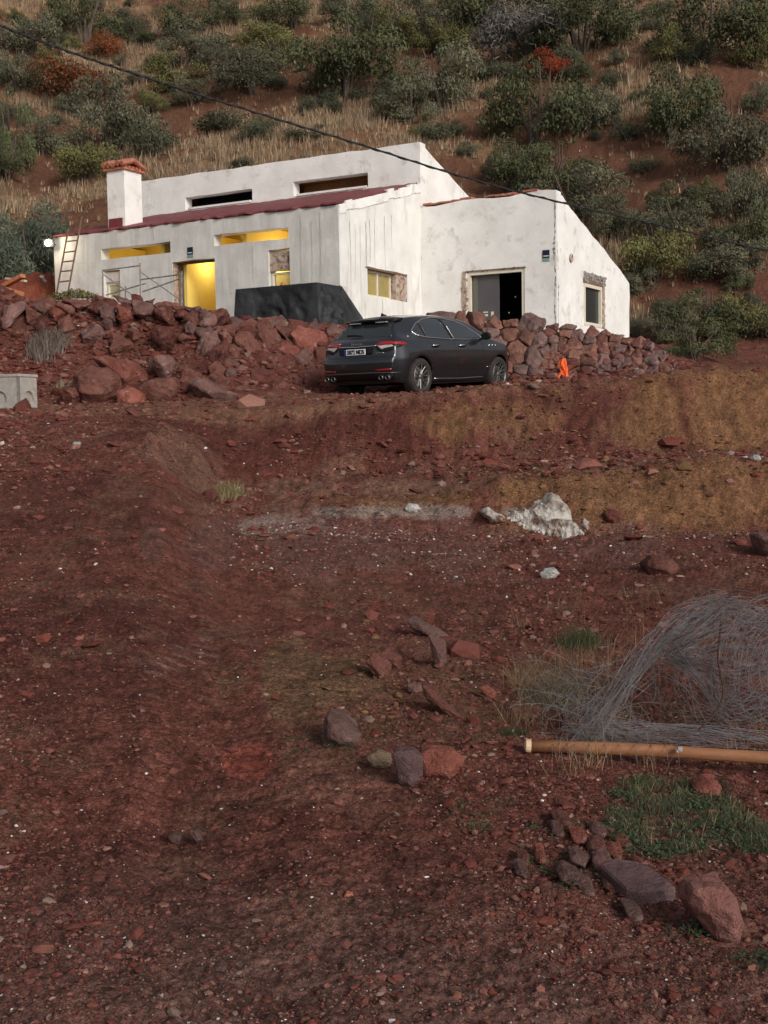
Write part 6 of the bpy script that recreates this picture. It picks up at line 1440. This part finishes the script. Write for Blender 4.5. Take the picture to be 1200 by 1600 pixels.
for x_ in (868, 878, 890, 900, 925, 948, 970, 994, 1020, 1043, 1060):
    y0_ = 1150+rn.uniform(-8, 8); pk.tube(bez([at(x_-rn.uniform(2, 14), y0_, 5.95), at(x_-3, 1164, 5.80), at(x_-1, 1176, 5.735), at(x_+1, 1190, 5.725), at(x_+rn.uniform(1, 5), 1207, 5.77)], 5), wr*1.3, 4, False)
pk.tube(bez([at(868, 1204, 5.79), at(930, 1208, 5.78), at(1000, 1203, 5.78), at(1062, 1206, 5.79)], 6), wr, 4, False)
pk.build('mesh_edge', M_wire, wc, True, off=wb)
MB().tube(bez([at(1127, 972, 6.5), at(1122, 1030, 6.3), at(1130, 1085, 6.15), at(1112, 1120, 6.05), at(1092, 1140, 6.0)], 6), .0055, 6).build('rusty_rod', mat('rusty_rod', (.035,.02,.016), (.07,.035,.025), rough=.9, scale=20), wc, True, off=wb)
q = at(1062, 1170, 5.74); MB().box(q, (.022, .02, .02)).box(q+np.array([-.012, -.005, -.008]), (.012, .016, .012)).build('clamp', M_wht, wc, off=wb)
# precast concrete chamber at the left edge
M_conc = mat('precast_concrete', (.30,.27,.245), (.40,.37,.34), rough=.9, scale=5, bump=.4, c3=(.22,.16,.14), s3=3, r3=(.55,.7))
cY = 23.2; c1 = at(28, 588, cY); c2 = at(57, 592, cY+.55); c3_ = at(-30, 592, cY+.25); hb = .60
ex = c2-c1; ex[2] = 0; ey = np.array([-ex[1], ex[0], 0]); ey = ey/np.linalg.norm(ey)*.95
ch_ = empty('concrete_chamber', c1-Z*.62, 'grey precast concrete chamber with round knock out holes at the left edge', 'concrete box'); cb_ = np.array(ch_.location)
def ring_panel(o, d, h, r, inn, m=MB):
    mb = MB(); n = 24; L_ = np.linalg.norm(d); d_ = d/L_; cx_, cz_ = L_*.55, h*.30
    outer = []; inner = []; cor = sorted(math.atan2(y_-cz_, x_-cx_) for x_ in (0, L_) for y_ in (0, h)); angs = sorted([2*math.pi*k/20-math.pi+.013 for k in range(20)]+cor)
    for k in range(n):
        a = angs[k]; ca, sa = math.cos(a), math.sin(a); t = min((L_-cx_ if ca > 0 else cx_)/max(abs(ca), 1e-6), (h-cz_ if sa > 0 else cz_)/max(abs(sa), 1e-6))
        outer.append((cx_+ca*t, cz_+sa*t)); inner.append((cx_+ca*r, cz_+sa*r))
    for dep in (0, .05):
        for lst in (outer, inner): mb.v += [tuple(o+d_*a+Z*b+inn*dep) for a, b in lst]
    for k in range(n):
        j = (k+1) % n; mb.f += [[k, j, n+j, n+k], [n+k, n+j, 3*n+j, 3*n+k], [2*n+k, 3*n+k, 3*n+j, 2*n+j], [k, 2*n+k, 2*n+j, j]]
    mb.f.append(list(range(3*n, 4*n))); return mb
o_ = c1-Z*hb; eyn = ey/np.linalg.norm(ey); exn = ex/np.linalg.norm(ex)
ring_panel(o_, ex, hb, .15, eyn).build('side_panel', M_conc, ch_, off=cb_)
ring_panel(o_+ey, -ey, hb, .15, exn).build('side_panel', M_conc, ch_, off=cb_)
MB().obox(o_+ex+eyn*.051, ey-eyn*.051, -exn*.05, Z*hb).build('side_panel', M_conc, ch_, off=cb_)
MB().obox(o_+ey+exn*.051, ex-exn*.102, -eyn*.05, Z*hb).build('side_panel', M_conc, ch_, off=cb_)
MB().obox(o_-exn*.02-eyn*.02+Z*hb, ex+exn*.04, ey+eyn*.04, Z*.05).build('lid', M_conc, ch_, off=cb_)
# orange marker
M_or = mat('orange_plastic', (.75,.10,.02), (.85,.17,.05), rough=.6, scale=9)
ob_ = at(881, 594, 26.6); ob_[2] = gz(ob_[0], ob_[1])-.03; g = MB(); rn = random.Random(2)
omk = empty('orange_marker', ob_, 'bright orange plastic mesh marker bundled upright against the stone revetment', 'marker')
nn_ = 18; prof = [(0, .085), (.08, .08), (.16, .06), (.24, .07), (.32, .085), (.40, .075), (.46, .055), (.50, .02)]; vs_ = []
for i, (h_, r_) in enumerate(prof):
    for k in range(nn_): a = 2*math.pi*k/nn_; rr = r_*(1+.28*math.sin(5*a+i*1.1)+rn.uniform(-.12, .12)); vs_.append((ob_[0]+rr*math.cos(a)+.02*math.sin(i), ob_[1]+rr*math.sin(a), ob_[2]+h_))
fs_ = [(i*nn_+k, i*nn_+(k+1) % nn_, (i+1)*nn_+(k+1) % nn_, (i+1)*nn_+k) for i in range(len(prof)-1) for k in range(nn_)]
g.add(vs_, fs_+[tuple(range(len(vs_)-nn_, len(vs_)))]); g.build('netting', M_or, omk, off=ob_)
MB().tube([ob_+np.array([-.12, -.08, .0]), ob_+np.array([-.13, -.1, .10]), ob_+np.array([-.04, -.10, .22])], [.02, .025, .02], 6).build('loose_fold', M_or, omk, off=ob_)
MB().tube([ob_+np.array([.08, -.1, .02]), ob_+np.array([.20, -.12, .05]), ob_+np.array([.27, -.08, .03])], [.03, .03, .015], 6).build('loose_fold', M_or, omk, off=ob_)
# timber offcuts at the left
M_bd = mat('orange_board', (.36,.12,.05), (.48,.19,.09), rough=.8, scale=4, stretch=(1,6,6)); M_pb = mat('pale_board', (.50,.36,.28), (.60,.47,.38), rough=.8, scale=4)
def board(a, b, Ya, Yb, wd, th_, m, lab):
    p, q = at(*a, Ya), at(*b, Yb); d = q-p; L_ = np.linalg.norm(d); d /= L_; s_ = np.cross(d, Z); s_ /= np.linalg.norm(s_); u_ = np.cross(s_, d)
    single('timber_board', MB().obox(p-s_*wd/2-u_*th_/2, d*L_, s_*wd, u_*th_), m, lab, 'timber')
board((-30, 441), (30, 459), 31.5, 30.6, .30, .10, M_bd, 'wide orange board lying at the left edge of the terrace')
board((4, 448), (36, 431), 31.3, 30.9, .16, .09, M_bd, 'orange board sticking up over the wide orange board')
board((-26, 482), (16, 461), 30.0, 30.4, .22, .04, M_pb, 'pale pinkish plank in front of the orange boards')
board((10, 435), (40, 439), 32.2, 31.8, .10, .05, M_pb, 'short pale batten behind the upright orange board')
slab_m = [(65, 433, 'small whitish stone high on the orange soil mound'), (69, 439, 'second whitish stone just below it on the orange soil mound')]
for x_, y_, lb in slab_m:
    g0 = ground(x_, y_, 30); boulder('rock', lb, [(x_+4*math.cos(a), y_+3*math.sin(a)) for a in np.linspace(0, 5.4, 7)], g0[1]-.1, M_wht, .12, seed=int(x_*3))
# overhead cable
cab = MB(); ctrl = [(-420, -120, 17), (0, 40, 19.5), (120, 85, 20.2), (240, 125, 21), (400, 176, 22), (560, 225, 23), (740, 281, 24.2), (900, 322, 25.3), (1050, 356, 26.4), (1200, 392, 27.5), (1700, 505, 32)]
ctrl = [(0-60, 16, 19.1)]+ctrl[1:]; P0 = [at(*c_) for c_ in ctrl]
d0 = P0[0]-P0[1]; P0 = [P0[0]+d0*8+Z*.5]+P0
cp = bez(P0, 10); cab.tube(cp, .019, 6)
cab2 = [p_+np.array([.0, 0, .021*math.cos(i*.9)])+U*.02*math.sin(i*.9) for i, p_ in enumerate(bez(P0, 30))]; cab.tube(cab2, .010, 5)
cable = empty('overhead_cable', P0[4], 'twisted black power cable sagging across the hillside in front of the house', 'cable'); 
MB().tube(cp, .018, 6).build('conductor', M_black, cable, True, off=P0[4]); MB().tube(cab2, .011, 5).build('conductor', M_black, cable, True, off=P0[4])
